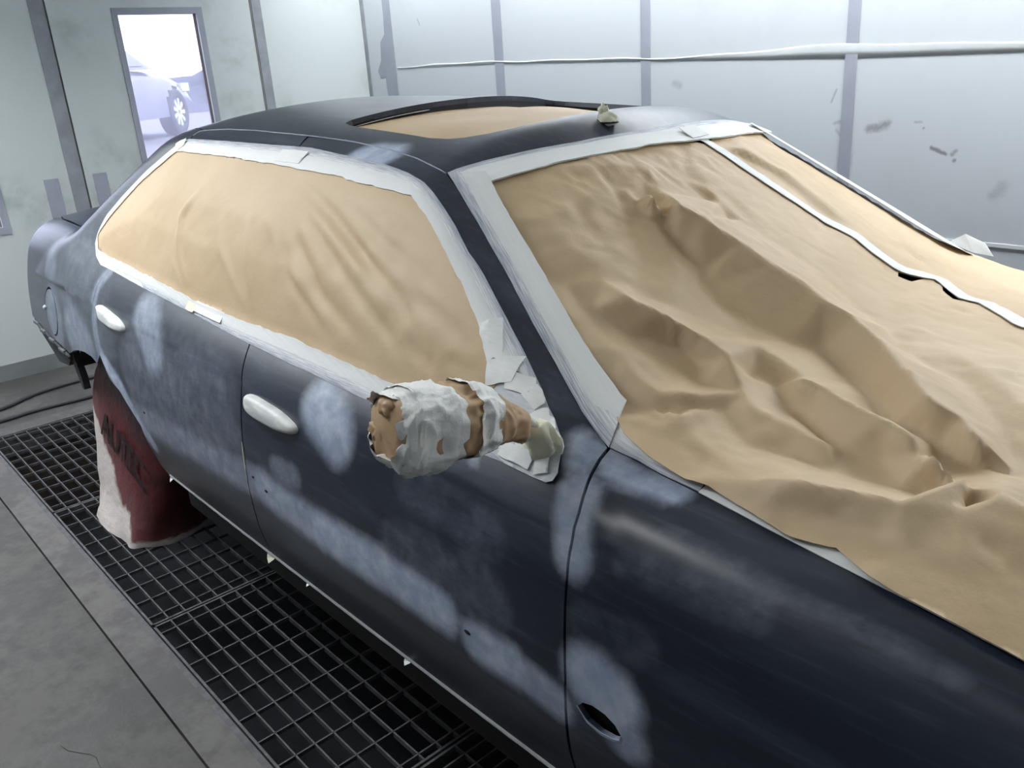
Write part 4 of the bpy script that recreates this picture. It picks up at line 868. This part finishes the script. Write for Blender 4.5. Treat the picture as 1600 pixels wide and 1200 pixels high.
def side_h(P):
    p2 = np.stack([P@u_, P@v_], 1); ed = edge_dist(p2, wp2); ins = inpoly(p2, wp2); f = np.where(ins, np.clip(ed/.15, 0, 1), 0)**.8
    h = .017*f+line_field(P, [np.array(l) for l in WRINKLE_V], .0105, -.0095)*f+line_field(P, [np.array(l) for l in WRINKLE_R], .0095, .0075)*f
    r = P@frame((.62, -.4, -.5))[2]
    h += f*.0011*np.sin(r*52+2.2*vnoise(P*3.1, 4))*np.clip(.5+vnoise(P*3, 8), 0, 1)
    return np.maximum(h, .0015)+.0012*(1+vnoise(P*28, 2))*f
link('masking_paper', surf_mesh('side_paper', pap, sd, .011, off=.0035, height=side_h, thick=.0008), M['paper'], sm)
def sub(P, i, j): return np.array([P[k % len(P)] for k in range(i, j+1)])
rb = lambda A, B, oa, ob, mat='tape', **k: ribbon('masking_tape', A, B, oa, ob, M[mat], sm, **k)
rb(wo[0:11], np.vstack([wp[0:10], [(-1.05, -.815, .99)]]), .002, .0095, scal=.003)                      # along the belt line
mid = lambda A, B, t, n=40: resample(A, n)*(1-t)+resample(B, n)*t
belt_o, belt_i = wo[1:10], wp[1:10]
rb(mid(belt_o, belt_i, .42), mid(belt_o, belt_i, 1.0), .0062, .0112, 'tape_white', scal=.002)
rb(np.vstack([sub(wo, 33, 42), wo[0:2]]), np.vstack([wp[25:29], wp[0:2], [(-2.75,-.80,1.055)]]), .0025, .0085, 'tape_white', scal=.002)                # behind the rear window
rb(wo[27:34], wp[19:26], .002, .0075, scal=.003)                                                         # along the top
rb(mid(wo[27:34], wp[19:26], .45), mid(wo[27:34], wp[19:26], 1.02), .0058, .0088, 'tape_white', scal=.003)
rb(wo[18:28], wp[12:20], .002, .0075, scal=.002)                                                         # along the A pillar
rb(mid(wo[18:28], wp[12:20], .5), mid(wo[18:28], wp[12:20], 1.05), .0058, .0088, 'tape_white', scal=.003)
def patch(cx, size, ang, off, mat, parent, nrm, f=None, height=None, crumple=.0015, name='tape_patch', ragged=.12, clip=None):
    c = np.asarray(cx, float); u, v, n = frame(nrm); ca, sa = math.cos(ang), math.sin(ang); a, b = ca*u+sa*v, -sa*u+ca*v
    L = densify(np.array([c-a*size[0]/2-b*size[1]/2, c+a*size[0]/2-b*size[1]/2, c+a*size[0]/2+b*size[1]/2, c-a*size[0]/2+b*size[1]/2]), .01)
    if clip is not None:
        c2 = np.stack([clip@u, clip@v], 1)
        for _ in range(14):
            out = ~inpoly(np.stack([L@u, L@v], 1), c2); L = np.where(out[:, None], c+(L-c)*.86, L)
    L = L+(ragged*.03)*np.stack([vnoise(L*60, 1), vnoise(L*60, 2), vnoise(L*60, 3)], 1)
    hh = (lambda P: (height(P) if height else 0)+crumple*(1+vnoise(P*55, 9)))
    me = surf_mesh(name, L, nrm, .008, off=off, height=hh, thick=.001, f=f)
    return link(name, me, M[mat], parent)
for c, s, a in (((-2.30,-.812,1.005),(.05,.034),.1), ((-2.04,-.583,1.384),(.13,.036),-.02), ((-2.19,-.806,1.005),(.17,.030),-.03), ((-2.715,-.594,1.402),(.05,.036),.6)):
    patch(c, s, a, .0085, 'tape_yellow' if c[0] < -2.2 else 'tape_white', sm, sd, crumple=.0006, ragged=.03, clip=wo)
# mirror corner: torn pieces of tape over each other
mco = np.vstack([wo[9:19], [(-1.085,-.752,1.09), (-1.10,-.783,1.04), (-1.14,-.812,.99)]])
def corner_h(P): return .0016*(1+vnoise(P*40, 3))+.0025*np.clip(vnoise(P*18, 5), 0, 1)
link('masking_tape', surf_mesh('corner_tape', mco, sd, .008, off=.0025, height=corner_h, thick=.0015), M['tape_thin'], sm)
for c, s, a in (((-1.105,-.738,1.12),(.075,.034),-.9), ((-1.06,-.765,1.08),(.062,.045),.3), ((-1.012,-.768,1.068),(.05,.028),.0), ((-.975,-.768,1.052),(.04,.024),-.5), ((-.948,-.792,1.015),(.05,.055),-.8), ((-.925,-.805,1.0),(.045,.05),.2), ((-.965,-.826,.972),(.075,.026),-.03), ((-.905,-.825,.970),(.030,.024),.4), ((-.945,-.815,.992),(.06,.03),.4)):
    patch(c, s, a, .0055+.0015*rnd.random(), rnd.choice(['tape_white', 'tape_yellow', 'tape_white']), sm, sd, crumple=.0026, ragged=.06, clip=wo)
# tape along the door bottoms, with torn tags
rt = link('empty_tmp', mesh('tmp', [(0,0,0),(0,0,.001),(0,.001,0)], [(0,1,2)]), M['tape_white']); bpy.data.objects.remove(rt)
def sill_tape():
    xs = np.linspace(-2.64, -.82, 120); V = []; F = []; sp = snap(np.array([(x, -.866, ZB+.002) for x in xs]))
    for i, x in enumerate(xs):
        p = sp[i]; j = .0012*vnoise(np.array([[x*40, 0, 0]]), 2)[0]
        w_ = .004+.003*vnoise(np.array([[x*6, 1, 0]]), 5)[0]
        V += [(p[0], p[1]-.0012, ZB+.012+j+w_*.5), (p[0], p[1]-.003, ZB-.001), (p[0], p[1]+.004, ZB-.010+j-w_*.5), (p[0], p[1]+.03, ZB-.006)]
    for i in range(len(xs)-1):
        for j in range(3): F.append((i*4+j, i*4+j+1, i*4+4+j+1, i*4+4+j))
    me = mesh('sill_tape', V, F, True); me.uv_layers.new(name='UVMap')
    o = link('sill_tape', me, M['tape_white'], None, 'thin white tape edging the bottom of the car doors', 'tape')
    for x, s in ((-1.965, .034), (-2.64, .02), (-1.33, .018), (-1.75, .012)):
        q = [(x, -.868, ZB), (x+s*1.4, -.868, ZB), (x+s*1.1, -.872, ZB-s*.35), (x+.25*s, -.876, ZB-s), (x-.1*s, -.872, ZB-s*.7)]
        q2 = [(a, b+.0012, c) for a, b, c in q]; n5 = 5
        me = mesh('torn_tag', q+q2, [(0,1,2,3,4), (9,8,7,6,5)]+[(i, n5+i, n5+(i+1) % 5, (i+1) % 5) for i in range(5)]); me.uv_layers.new(name='UVMap')
        link('torn_tag', me, M['tape_yellow'] if x == -1.965 else M['tape_white'], o)
sill_tape()

# ------------------------------------------------------------------ masking over windshield and hood
def drapeP(P):
    X, Y, z = P[..., 0], P[..., 1], P[..., 2]; y = np.sqrt(Y**2+1e-8)
    return smin(f_low(X, y, z), f_gh(X, y, z), .10)-.006
wm = empty('windshield_masking', (-.8, 0, 1.0), 'crumpled brown paper sheets taped over the windshield and hood', 'masking paper')
def fold_field():
    """creased-sheet height: linear facets between traced crest and valley lines"""
    P = []; H = []; E = []
    ext = [(0.0, [(.70,-.78),(.2,-.785)]), (0., [(-1.40,.45),(-1.25,.47),(-1.05,.556),(-.86,.70),(-.6,.77),(.1,.77),(.7,.74)]), (.02, [(-.24,-.56),(-.05,-.53),(.2,-.5)]), (.0, [(-.3,-.45),(-.1,-.42),(.2,-.36)]), (.026, [(-.3,-.30),(-.05,-.2),(.2,-.15)]), (0., [(-.35,0),(-.1,.03),(.2,.1)]), (.02, [(-.4,.3),(-.1,.33),(.3,.35)]), (0., [(-.5,.5),(-.1,.55),(.3,.55)]), (.012, [(.5,-.5),(.5,.0),(.5,.5)])]
    for h, L in [(h*(1.6 if h >= .024 else 1.15), L) for h, L in FOLDS]+ext:
        k = len(P); P += L; H += [h]*len(L); E += [(k+i, k+i+1) for i in range(len(L)-1)]
    v, e, f, ov, oe, of = delaunay_2d_cdt([Vector(p) for p in P], E, [], 0, 1e-6)
    v = np.array([tuple(p) for p in v]); hh = np.array([np.mean([H[j] for j in o]) if len(o) else np.nan for o in ov])
    for i in np.where(np.isnan(hh))[0]:
        d = ((np.array(P)-v[i])**2).sum(1); j = np.argsort(d)[:3]; hh[i] = np.average(np.array(H)[j], weights=1/(d[j]+1e-6))
    return v, np.array([t for t in f if len(t) == 3]), hh
FV, FT, FH = fold_field()
def tin(p):
    out = np.zeros(len(p)); done = np.zeros(len(p), bool)
    for a, b, c in FT:
        A, B, Cc = FV[a], FV[b], FV[c]; d = (B[1]-Cc[1])*(A[0]-Cc[0])+(Cc[0]-B[0])*(A[1]-Cc[1])
        if abs(d) < 1e-12: continue
        w0 = ((B[1]-Cc[1])*(p[:, 0]-Cc[0])+(Cc[0]-B[0])*(p[:, 1]-Cc[1]))/d; w1 = ((Cc[1]-A[1])*(p[:, 0]-Cc[0])+(A[0]-Cc[0])*(p[:, 1]-Cc[1]))/d; w2 = 1-w0-w1
        m = (~done) & (w0 >= -1e-6) & (w1 >= -1e-6) & (w2 >= -1e-6); out[m] = (w0*FH[a]+w1*FH[b]+w2*FH[c])[m]; done |= m
    return out
rs = np.random.RandomState(5)
CR = []
for _ in range(150):       # many small random creases
    a = rs.uniform([-1.38, -.75], [.6, .72]); th = rs.normal(-.12, .6); l = rs.uniform(.04, .16); CR.append((a, a+l*np.array([math.cos(th), math.sin(th)]), rs.uniform(.010, .028), rs.choice([-1, 1])*rs.uniform(.0015, .0045)))
for _ in range(260):       # and sharper hairline ones
    a = rs.uniform([-1.38, -.75], [.3, .6]); th = rs.normal(-.1, .5); l = rs.uniform(.03, .12); CR.append((a, a+l*np.array([math.cos(th), math.sin(th)]), rs.uniform(.007, .014), rs.choice([-1, 1])*rs.uniform(.0010, .0022)))
for _ in range(90):        # bunched up under the top tape
    a = np.array([-1.33, -.12])+rs.normal(0, [.05, .14]); th = rs.normal(-.3, .4); l = rs.uniform(.04, .13); CR.append((a, a+l*np.array([math.cos(th), math.sin(th)]), rs.uniform(.007, .014), rs.choice([-1, 1])*rs.uniform(.0014, .003)))
def wind_h(P):
    p = P[:, :2]; h = (tin(p)+tin(p+[.0035, .002])+tin(p-[.0035, .002]))/3
    s = np.zeros(len(p))
    for a, b, wd, am in CR:
        ab = b-a; t = np.clip(((p-a)@ab)/(ab@ab), 0, 1); d = np.linalg.norm(p-a-t[:, None]*ab, axis=1); s += am*np.clip(1-d/wd, 0, 1)*np.sin(np.pi*np.clip(t, .02, .98))**.5
    ed = np.clip(.15+np.abs(h)/.012, .15, 1)
    return h+s*ed+.0016*vnoise(P*22, 3)+.0008*vnoise(P*60, 6)
S1, S1b = np.array(SHEET_TOP), np.array(SHEET_LOW)
front = np.array([(-.3, .05, 1.0), (.1, .02, .98), (.62, .0, .9), (.64, -.4, .88), (.60, -.775, .82), (.2, -.785, .9), (-.05, -.784, .93)])
S1e = np.vstack([S1[7:11]+np.array([0, .010, 0]), [(-.815, .150, 1.075), (-.79, .165, 1.066)], S1[11:12]+np.array([0, .010, 0]), S1[12:13]+np.array([0, .010, 0]), [(-.735, .195, 1.046), (-.70, .165, 1.04)], S1[13:]+np.array([0, .010, 0])])
sheet1 = np.vstack([S1[:7], S1e, front+np.array([0, .005, 0])*(np.arange(7) < 3)[:, None], S1b])
pn = (.30, -.06, .95)
link('masking_paper', surf_mesh('sheet_near', sheet1, pn, .0085, off=.003, f=drapeP, height=wind_h, thick=.0008), M['paper'], wm)
far = np.array([(-1.31,.440,1.30),(-1.20,.490,1.24),(-1.05,.555,1.14),(-.93,.625,1.06),(-.85,.70,1.01),(-.70,.755,.98),(-.4,.772,.96),(.1,.775,.92),(.60,.76,.83),(.62,.0,.9),(.1,.02,.98),(-.3,.05,1.0)])
seam_l = (np.array(SEAM)+np.array([0, .004, 0]))
sheet2 = np.vstack([S1[6:16][::-1]+np.array([0, .002, 0]), np.array(SHEET2_TOP), far])
link('masking_paper', surf_mesh('sheet_far', sheet2, pn, .0115, off=.003, f=drapeP, height=wind_h, thick=.0008), M['paper'], wm)
wrb = lambda A, B, oa, ob, mat='tape', **k: ribbon('masking_tape', A, B, oa, ob, M[mat], wm, **k)
hw = lambda P: np.zeros(len(P))
pn_, pt_ = LN['ws_paper_near'], LN['ws_paper_top']
wrb(LN['ws_outer_near'], pn_+np.array([0, .014, 0]), .002, .015, scal=.002, fB=drapeP)
wrb(mid(LN['ws_outer_near'], pn_, .42), mid(LN['ws_outer_near'], pn_+np.array([0, .014, 0]), 1.0), .010, .018, 'tape_white', scal=.002, fB=drapeP)
top_o = np.vstack([LN['ws_outer_top'][:6], [(-1.42,.40,1.39),(-1.455,.53,1.368)]]); top_i = np.vstack([pt_, [(-1.32,.22,1.37),(-1.365,.42,1.36),(-1.39,.51,1.35)]])
wrb(top_o, top_i+np.array([.024, 0, -.014]), .002, .017, scal=.002)
wrb(mid(top_o, top_i, .38), mid(top_o, top_i+np.array([.024, 0, -.014]), 1.0), .008, .0195, 'tape_white', scal=.003)
far_o = LN['ws_outer_near']*np.array([1, -1, 1])+np.array([-.01, .035, -.02]); far_i = pn_*np.array([1, -1, 1])+np.array([0, -.09, 0])
wrb(far_o, far_i, .002, .016, 'tape_white', scal=.002, fB=drapeP)
low_o = he[:4]+np.array([0, .002, 0]); low_i = np.array([(-.862,-.70,1.028),(-.828,-.715,1.013),(-.765,-.70,.99),(-.68,-.70,.98)])
wrb(low_o, low_i, .0015, -.003, scal=.002, fB=drapeP)
edge_o = np.vstack([he[3:]+np.array([0, .001, 0]), fr[1:3]]); wrb(edge_o, edge_o+np.array([0, .055, .004]), .0012, .005, 'tape_white')
sl = np.array(SEAM); sl = np.vstack([[(-1.335, .10, 1.385)], sl, [(-.3, .06, 1.0), (.1, .03, .98)]])
dn = np.gradient(sl[:, :2], axis=0); dn /= np.linalg.norm(dn, axis=1)[:, None]; nn = np.stack([-dn[:, 1], dn[:, 0], np.zeros(len(dn))], 1)
wrb(sl-nn*.017, sl+nn*.017, .007, .007, 'tape_white', f=drapeP, height=wind_h, step=.02, m=4)
for c, s, a in (((-1.315,.095,1.38),(.045,.075),.1),):
    patch(c, s, a, .0135, 'tape_white', wm, pn, f=drapeP, crumple=.0008, ragged=.05)
# far tape flap lifting off
fpl = [(-.93,.70,1.055),(-.90,.73,1.075),(-.855,.75,1.05),(-.83,.745,1.02),(-.87,.72,1.03)]
me = mesh('tape_flap', fpl+[(a, b+.002, c) for a, b, c in fpl], [(0,1,2,3,4),(9,8,7,6,5)]+[(i,5+i,5+(i+1)%5,(i+1)%5) for i in range(5)]); me.uv_layers.new(name='UVMap'); link('tape_flap', me, M['tape_white'], wm)

# ------------------------------------------------------------------ sunroof masking
su = empty('sunroof_masking', (-1.8, 0, 1.40), 'brown paper taped inside the open sunroof', 'masking paper')
sc = sun_loop.mean(0); spl = sun_loop.copy(); spl[:, :2] = sc[:2]+(sun_loop[:, :2]-sc[:2])*.985
def sun_h(P): return -.022-.012*np.clip((P[:, 1]+.35)/.7, 0, 1)+.006*vnoise(P*7, 3)+.002*np.sin(P[:, 0]*30+P[:, 1]*9)*(.5+.5*vnoise(P*4, 2))
link('masking_paper', surf_mesh('sunroof_paper', spl, (0, 0, 1), .016, height=sun_h, thick=.001), M['paper'], su)
ss = snap(sun_loop); s0 = sc+(ss-sc)*.99; s0[:, 2] = ss[:, 2]
for i0, i1 in ((1, 4), (12, 16)):
    A = s0[i0:i1]; B = sc+(A-sc)*np.array([.955, .955, 1])
    ribbon('masking_tape', A, B, -.018, -.016, M['tape_white'], su, m=3)
# ------------------------------------------------------------------ door mirror bundled in paper and tape
mw = empty('wrapped_door_mirror', (-.92, -.82, 1.0), 'door mirror bundled in brown paper and white tape bands', 'door mirror')
AX = np.array(MIRROR_AXIS)
def mirror_loft(name, s0, s1, grow, seed, mat, ns=40, na=48, close=True, wr=.004, jag=0.):
    S = np.linspace(0, 1, len(AX)); s = np.linspace(s0, s1, ns)
    Cn = np.stack([np.interp(s, S, AX[:, i]) for i in range(3)], 1)
    rv = np.interp(s, [0, .025, .06, .12, .22, .42, .62, .78, .90, 1], [.004, .022, .038, .047, .053, .052, .048, .036, .026, .022])+grow
    rh = np.interp(s, [0, .025, .06, .12, .22, .42, .62, .78, .90, 1], [.005, .024, .042, .052, .062, .066, .060, .046, .034, .028])+grow
    ax = AX[-1]-AX[0]; ax /= np.linalg.norm(ax); up = np.array([0, 0, 1.])-ax*ax[2]; up /= np.linalg.norm(up); sd_ = np.cross(ax, up)
    V = []
    for i in range(ns):
        for j in range(na):
            t = 2*math.pi*j/na; c, sn_ = math.cos(t), math.sin(t); e = .72
            V.append(Cn[i]+sd_*rh[i]*math.copysign(abs(c)**e, c)+up*rv[i]*math.copysign(abs(sn_)**e, sn_))
    V = np.array(V)
    if jag:
        e = np.abs(np.repeat(np.linspace(-1, 1, ns), na))**6*np.sign(np.repeat(np.linspace(-1, 1, ns), na))
        V = V-(AX[0]-AX[-1])*(jag*e*vnoise(np.stack([np.tile(np.arange(na)*.23, ns), e*0+seed, e*3], 1), 31))[:, None]
    k = (.5-np.abs(vnoise(V*24, seed)))*wr*1.6+(.4-np.abs(vnoise(V*np.array([110, 40, 70]), seed+1)))*wr*1.1; cen = np.repeat(Cn, na, 0); d = V-cen; d /= np.linalg.norm(d, axis=1)[:, None]; V = V+d*k[:, None]
    F = [(i*na+j, i*na+(j+1) % na, (i+1)*na+(j+1) % na, (i+1)*na+j) for i in range(ns-1) for j in range(na)]
    if close: F += [tuple(range(na))[::-1], tuple((ns-1)*na+j for j in range(na))]
    me = mesh(name, V, F, True); bm = bmesh.new(); bm.from_mesh(me); bmesh.ops.recalc_face_normals(bm, faces=bm.faces); bm.to_mesh(me); bm.free(); me.uv_layers.new(name='UVMap')
    return link(name, me, mat, mw)
M['paper_wrap'] = mat_paper('brown_wrapping_paper', srgb(190, 160, 124), srgb(172, 142, 106))
M['tape_band'] = plain('translucent_white_tape', srgb(240, 240, 236), .5, var=.05, scale=18, bump=.3)
mirror_loft('paper_bundle', 0, 1, 0, 3, M['paper_wrap'], 90, 96, True, .0065)
mirror_loft('tape_band', .06, .44, .0032, 3, M['tape_band'], 60, 96, False, .0065, .05)
mirror_loft('tape_band', .20, .42, .0055, 3, M['tape_band'], 40, 96, False, .0065, .012)
mirror_loft('tape_band', .57, .735, .0034, 3, M['tape_band'], 36, 96, False, .0065, .015)
end = AX[0]*.8+AX[1]*.2
for dx, dz, s, mt in ((.006, .026, .014, 'paper_wrap'), (-.022, -.016, .016, 'paper_wrap'), (.016, -.030, .011, 'paper_wrap')):
    link('paper_corner', blob(end+np.array([dx, .008, dz]), s*1.2, s*.9, s, int(abs(dx)*1000)+3, .35), M[mt], mw)
link('mirror_foot', blob(np.array([-.925, -.812, 1.003]), .038, .018, .040, 21, .38), M['tape_yellow'], mw)
link('mirror_foot', blob(np.array([-.948, -.826, 1.028]), .026, .020, .022, 5, .4), M['tape_white'], mw)

# ------------------------------------------------------------------ red bag over the rear wheel
def mat_bag():
    m = newmat('red_wheel_bag'); n = N(m); c = n.coord(); sx = n.n('ShaderNodeSeparateXYZ'); n.l(c, sx.inputs[0])
    a = n.noise(c, 7, 6, .65, .5); b = n.noise(n.coord('Object', (1, 1, 3)), 22, 4)
    zz = n.math('ADD', sx.outputs[2], n.math('MULTIPLY', n.math('SUBTRACT', a, .5), .16))
    zz = n.math('ADD', zz, n.math('MULTIPLY', sx.outputs[0], .77))       # dusty overspray settles deeper towards the rear
    spray = n.ramp(zz, -2.33, -2.29, 1, 0)
    pale = n.ramp(n.math('ADD', zz, n.math('MULTIPLY', b, .05)), -2.30, -2.02, .45, 0)
    col = n.mix(pale, n.mix(n.ramp(a, .3, .7), srgb(56, 15, 19), srgb(84, 24, 28)), srgb(132, 92, 92))
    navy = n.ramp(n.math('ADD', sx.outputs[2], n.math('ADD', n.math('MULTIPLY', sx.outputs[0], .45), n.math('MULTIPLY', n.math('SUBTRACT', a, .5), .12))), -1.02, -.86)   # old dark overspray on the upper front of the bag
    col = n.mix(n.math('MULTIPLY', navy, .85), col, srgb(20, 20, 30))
    spray = n.math('MAXIMUM', spray, n.ramp(n.math('ADD', sx.outputs[2], n.math('MULTIPLY', n.math('SUBTRACT', b, .5), .03)), .018, .035, .9, 0))
    n.set(n.mix(spray, col, n.mix(b, srgb(176, 168, 164), srgb(216, 208, 204))), .5, 0, .4); n.bump(n.noise(c, 24, 4, .6), .25, .02); return m
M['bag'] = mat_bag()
bag = empty('wheel_bag', (-3.2, -.85, 0), 'red wheel cover bag dusted white with overspray on the rear wheel', 'wheel cover')
def bag_face(z):   # outer face y at height z
    return np.interp(z, [0, .03, .10, .25, .45, .66], [-.945, -.936, -.905, -.868, -.835, -.80])
def bag_mesh():
    zs = np.concatenate([np.linspace(.004, .12, 14), np.linspace(.14, .665, 34)]); na = 120; V = []; F = []
    for z in zs:
        hl = np.interp(z, [0, .05, .15, .30, .45, .55, .62, .665], [.245, .26, .315, .36, .345, .285, .19, .05])
        y1 = bag_face(z); y0 = np.interp(z, [0, .1, .66], [-.57, -.57, -.58]); yc, hy = (y0+y1)/2, (y0-y1)/2
        for j in range(na):
            t = 2*math.pi*j/na; c, s = math.cos(t), math.sin(t); e = .42
            V.append((-3.245+(hl+.02)*math.copysign(abs(c)**e, c), yc+hy*math.copysign(abs(s)**e, s), z))
    V = np.array(V); lowf = np.clip(1-V[:, 2]/.22, 0, 1)
    nz = vnoise(V*np.array([9, 9, 3]), 3)*.030*lowf+vnoise(V*np.array([22, 22, 6]), 5)*.016*lowf+vnoise(V*7, 9)*.004
    d = V-np.array([-3.245, -.76, 0]); d[:, 2] = 0; d /= np.linalg.norm(d, axis=1)[:, None]+1e-9; V = V+d*nz[:, None]
    hem = V[:, 2] < .02; V[hem, 2] = np.clip(V[hem, 2], .003, 1)
    for i in range(len(zs)-1):
        for j in range(na): F.append((i*na+j, i*na+(j+1) % na, (i+1)*na+(j+1) % na, (i+1)*na+j))
    F.append(tuple((len(zs)-1)*na+j for j in range(na)))
    return mesh('bag_fabric', V, F, True)
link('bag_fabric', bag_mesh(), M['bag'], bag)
M['bag_ink'] = plain('dark_maroon_print', srgb(20, 9, 12), .6, var=.2, scale=30)
cu = bpy.data.curves.new('lettering', 'FONT'); cu.body = 'AUTEC'; cu.size = .15; cu.space_character = .92; cu.extrude = 0; cu.offset = .0022
to = bpy.data.objects.new('lettering_tmp', cu); COL.objects.link(to); bpy.context.view_layer.update()
tm = bpy.data.meshes.new_from_object(to.evaluated_get(bpy.context.evaluated_depsgraph_get())); bpy.data.objects.remove(to)
bm = bmesh.new(); bm.from_mesh(tm); bmesh.ops.triangulate(bm, faces=bm.faces[:]); bmesh.ops.subdivide_edges(bm, edges=bm.edges[:], cuts=2, use_grid_fill=True)
ta = -.20
for v in bm.verts:
    x, y = v.co.x, v.co.y; X = -3.40+x*math.cos(ta)-y*math.sin(ta); Z = .335+x*math.sin(ta)+y*math.cos(ta); v.co = (X, float(bag_face(Z))-.0075, Z)
bm.to_mesh(tm); bm.free(); tm.materials.clear(); link('lettering', tm, M['bag_ink'], bag, label='dark printed letters AUTEC')

# ------------------------------------------------------------------ outside the window
M['yard'] = plain('pale_yard_gravel', srgb(112, 110, 116), .9, var=.15, scale=2)
prism(rect(-60, -8.2, -25, 40), [], 'z', -.2, .905, 'yard_terrace', M['yard'], None, label='pale raised yard outside the end wall window', kind='structure', step=99)
prism(rect(-8.2, XW-.07, -25, 40), [], 'z', -.25, -.12, 'yard_apron', M['yard'], None, label='pale apron just outside the end wall', kind='structure', step=99)
M['hedge'] = plain('dark_hillside_scrub', srgb(58, 62, 78), .95, var=.45, scale=1.3)
def hill():
    xs, ys = np.linspace(-46, -24, 40), np.linspace(-8, 34, 70); V = []; F = []
    for x in xs:
        for y in ys:
            p = np.array([[x*.4, y*.4, 0]]); e = math.sin(math.pi*(x+46)/22)**.7 if 0 < (x+46)/22 < 1 else 0
            V.append((x, y, .88+e*(.45+.95*min(1, max(0, (y-10.5)/4.5))+.02*max(0, y-15))*(1+.22*vnoise(p*2, 2)[0]+.12*vnoise(p*6, 5)[0])))
    n = len(ys)
    for i in range(len(xs)-1):
        for j in range(n-1): F.append((i*n+j, (i+1)*n+j, (i+1)*n+j+1, i*n+j+1))
    link('hillside', mesh('hillside', V, F, True), M['hedge'], None, 'dark scrubby hillside seen through the end wall window', 'hillside', kind='stuff')
hill()
pc = empty('parked_car', (-13.14, 2.1, .905), 'silver sedan parked outside the end wall window', 'car')
M['silver'] = plain('silver_paint', srgb(96, 96, 112), .25, .3, var=.05); M['wglass'] = plain('tinted_glass', srgb(96, 100, 120), .1, var=.1); M['rim'] = plain('alloy', srgb(206, 208, 216), .35, .3, var=.05)
HA = math.radians(134.8); PM = Matrix.Translation((-13.14, 2.10, .905)) @ Matrix.Rotation(HA, 4, 'Z')
def pcar_part(name, V, F, mat, smooth=True):
    return link(name, mesh(name, [PM@Vector(v) for v in V], F, smooth), mat, pc)
def pcar():
    # body: loft of cross sections along its length (local x forward)
    top = [(-2.2,.86),(-2.1,.95),(-1.4,1.0),(-.6,.98),(.4,.96),(.9,.94),(1.6,.86),(2.0,.74),(2.2,.60)]
    xs = np.linspace(-2.2, 2.2, 45); V = []; F = []; na = 22
    for x in xs:
        zt = float(curve_exact(x, top)); hw_ = .86*(1-.16*max(0, abs(x)/2.2-.55)**1.5*3)
        for j in range(na):
            t = math.pi*j/(na-1); c, s = math.cos(t), math.sin(t)
            V.append((x, hw_*math.copysign(abs(c)**.35, c), .28+(zt-.28)*abs(s)**.45))
    keep = lambda x, z: min((x-1.35)**2, (x+1.35)**2)+(z-.32)**2 > .36**2
    for i in range(len(xs)-1):
        for j in range(na-1):
            c = (np.array(V[i*na+j])+np.array(V[(i+1)*na+j+1]))/2
            if abs(c[1]) > .6 and not keep(c[0], c[2]): continue
            F.append((i*na+j, (i+1)*na+j, (i+1)*na+j+1, i*na+j+1))
    F += [tuple(range(na)), tuple((len(xs)-1)*na+j for j in range(na))[::-1]]
    pcar_part('body', V, F, M['silver'])
    prof = [(-1.75,.97),(-1.15,1.38),(-.2,1.43),(.25,1.37),(1.0,.95)]
    V = []; F = []; xs = np.linspace(-1.75, 1.0, 24); na = 14
    for x in xs:
        zt = float(curve_exact(x, prof))
        for j in range(na):
            t = math.pi*j/(na-1); c, s = math.cos(t), math.sin(t); z = .94+(zt-.94)*abs(s)**.5; V.append((x, (.76-.32*(z-.94))*math.copysign(abs(c)**.3, c), z))
    for i in range(len(xs)-1):
        for j in range(na-1): F.append((i*na+j, (i+1)*na+j, (i+1)*na+j+1, i*na+j+1))
    pcar_part('cabin', V, F, M['silver'])
    for s in (-1, 1):
        for q in ([(-1.42,.99),(-.95,1.30),(-.45,1.34),(-.45,.99)], [(-.38,.99),(-.38,1.345),(.18,1.31),(.68,.99)]):
            V = [(x, s*(.775-.32*(z-.94)), z) for x, z in q]+[(x, s*(.74-.32*(z-.94)), z) for x, z in q]
            pcar_part('side_window', V, [(0,1,2,3),(7,6,5,4),(0,4,5,1),(1,5,6,2),(2,6,7,3),(3,7,4,0)], M['wglass'], False)
        for x in (-1.35, 1.35):
            V = []; F = []; n = 32; pr = [(.19,.0),(.21,.02),(.30,.02),(.33,.0),(.33,-.18),(.2,-.18)]
            for i in range(n):
                t = 2*math.pi*i/n
                for r_, d in pr: V.append((x+r_*math.cos(t), s*(.85+d), .33+r_*math.sin(t)))
            for i in range(n):
                for j in range(5): F.append((i*6+j, ((i+1) % n)*6+j, ((i+1) % n)*6+j+1, i*6+j+1))
            tw = pcar_part('tyre', V, F, M['black'])
            for k in range(9):
                t = 2*math.pi*k/9; a = np.array([math.cos(t), math.sin(t)]); b = np.array([-a[1], a[0]]); V = []
                for r_, w_ in ((.03, .022), (.215, .030)):
                    for sg in (-1, 1):
                        p = a*r_+b*w_*sg; V += [(x+p[0], s*.86, .33+p[1]), (x+p[0], s*.83, .33+p[1])]
                o = link('spoke', mesh('spoke', [PM@Vector(v) for v in V], [(0,2,6,4),(1,5,7,3),(0,4,5,1),(2,3,7,6),(4,6,7,5),(0,1,3,2)]), M['rim'], tw)
            V = []; F = []
            for i in range(n):
                t = 2*math.pi*i/n
                for r_, d in ((.20, .01), (.225, .018), (.225, -.05)): V.append((x+r_*math.cos(t), s*(.85+d), .33+r_*math.sin(t)))
            for i in range(n):
                for j in range(2): F.append((i*3+j, ((i+1) % n)*3+j, ((i+1) % n)*3+j+1, i*3+j+1))
            link('rim', mesh('rim', [PM@Vector(v) for v in V], F, True), M['rim'], tw)
    V, F = box_data(1.72, 2.0, -.80, -.45, .62, .74); pcar_part('headlamp', V, F, M['rim'], False)
    V, F = box_data(1.72, 2.0, .45, .80, .62, .74); pcar_part('headlamp', V, F, M['rim'], False)
pcar()
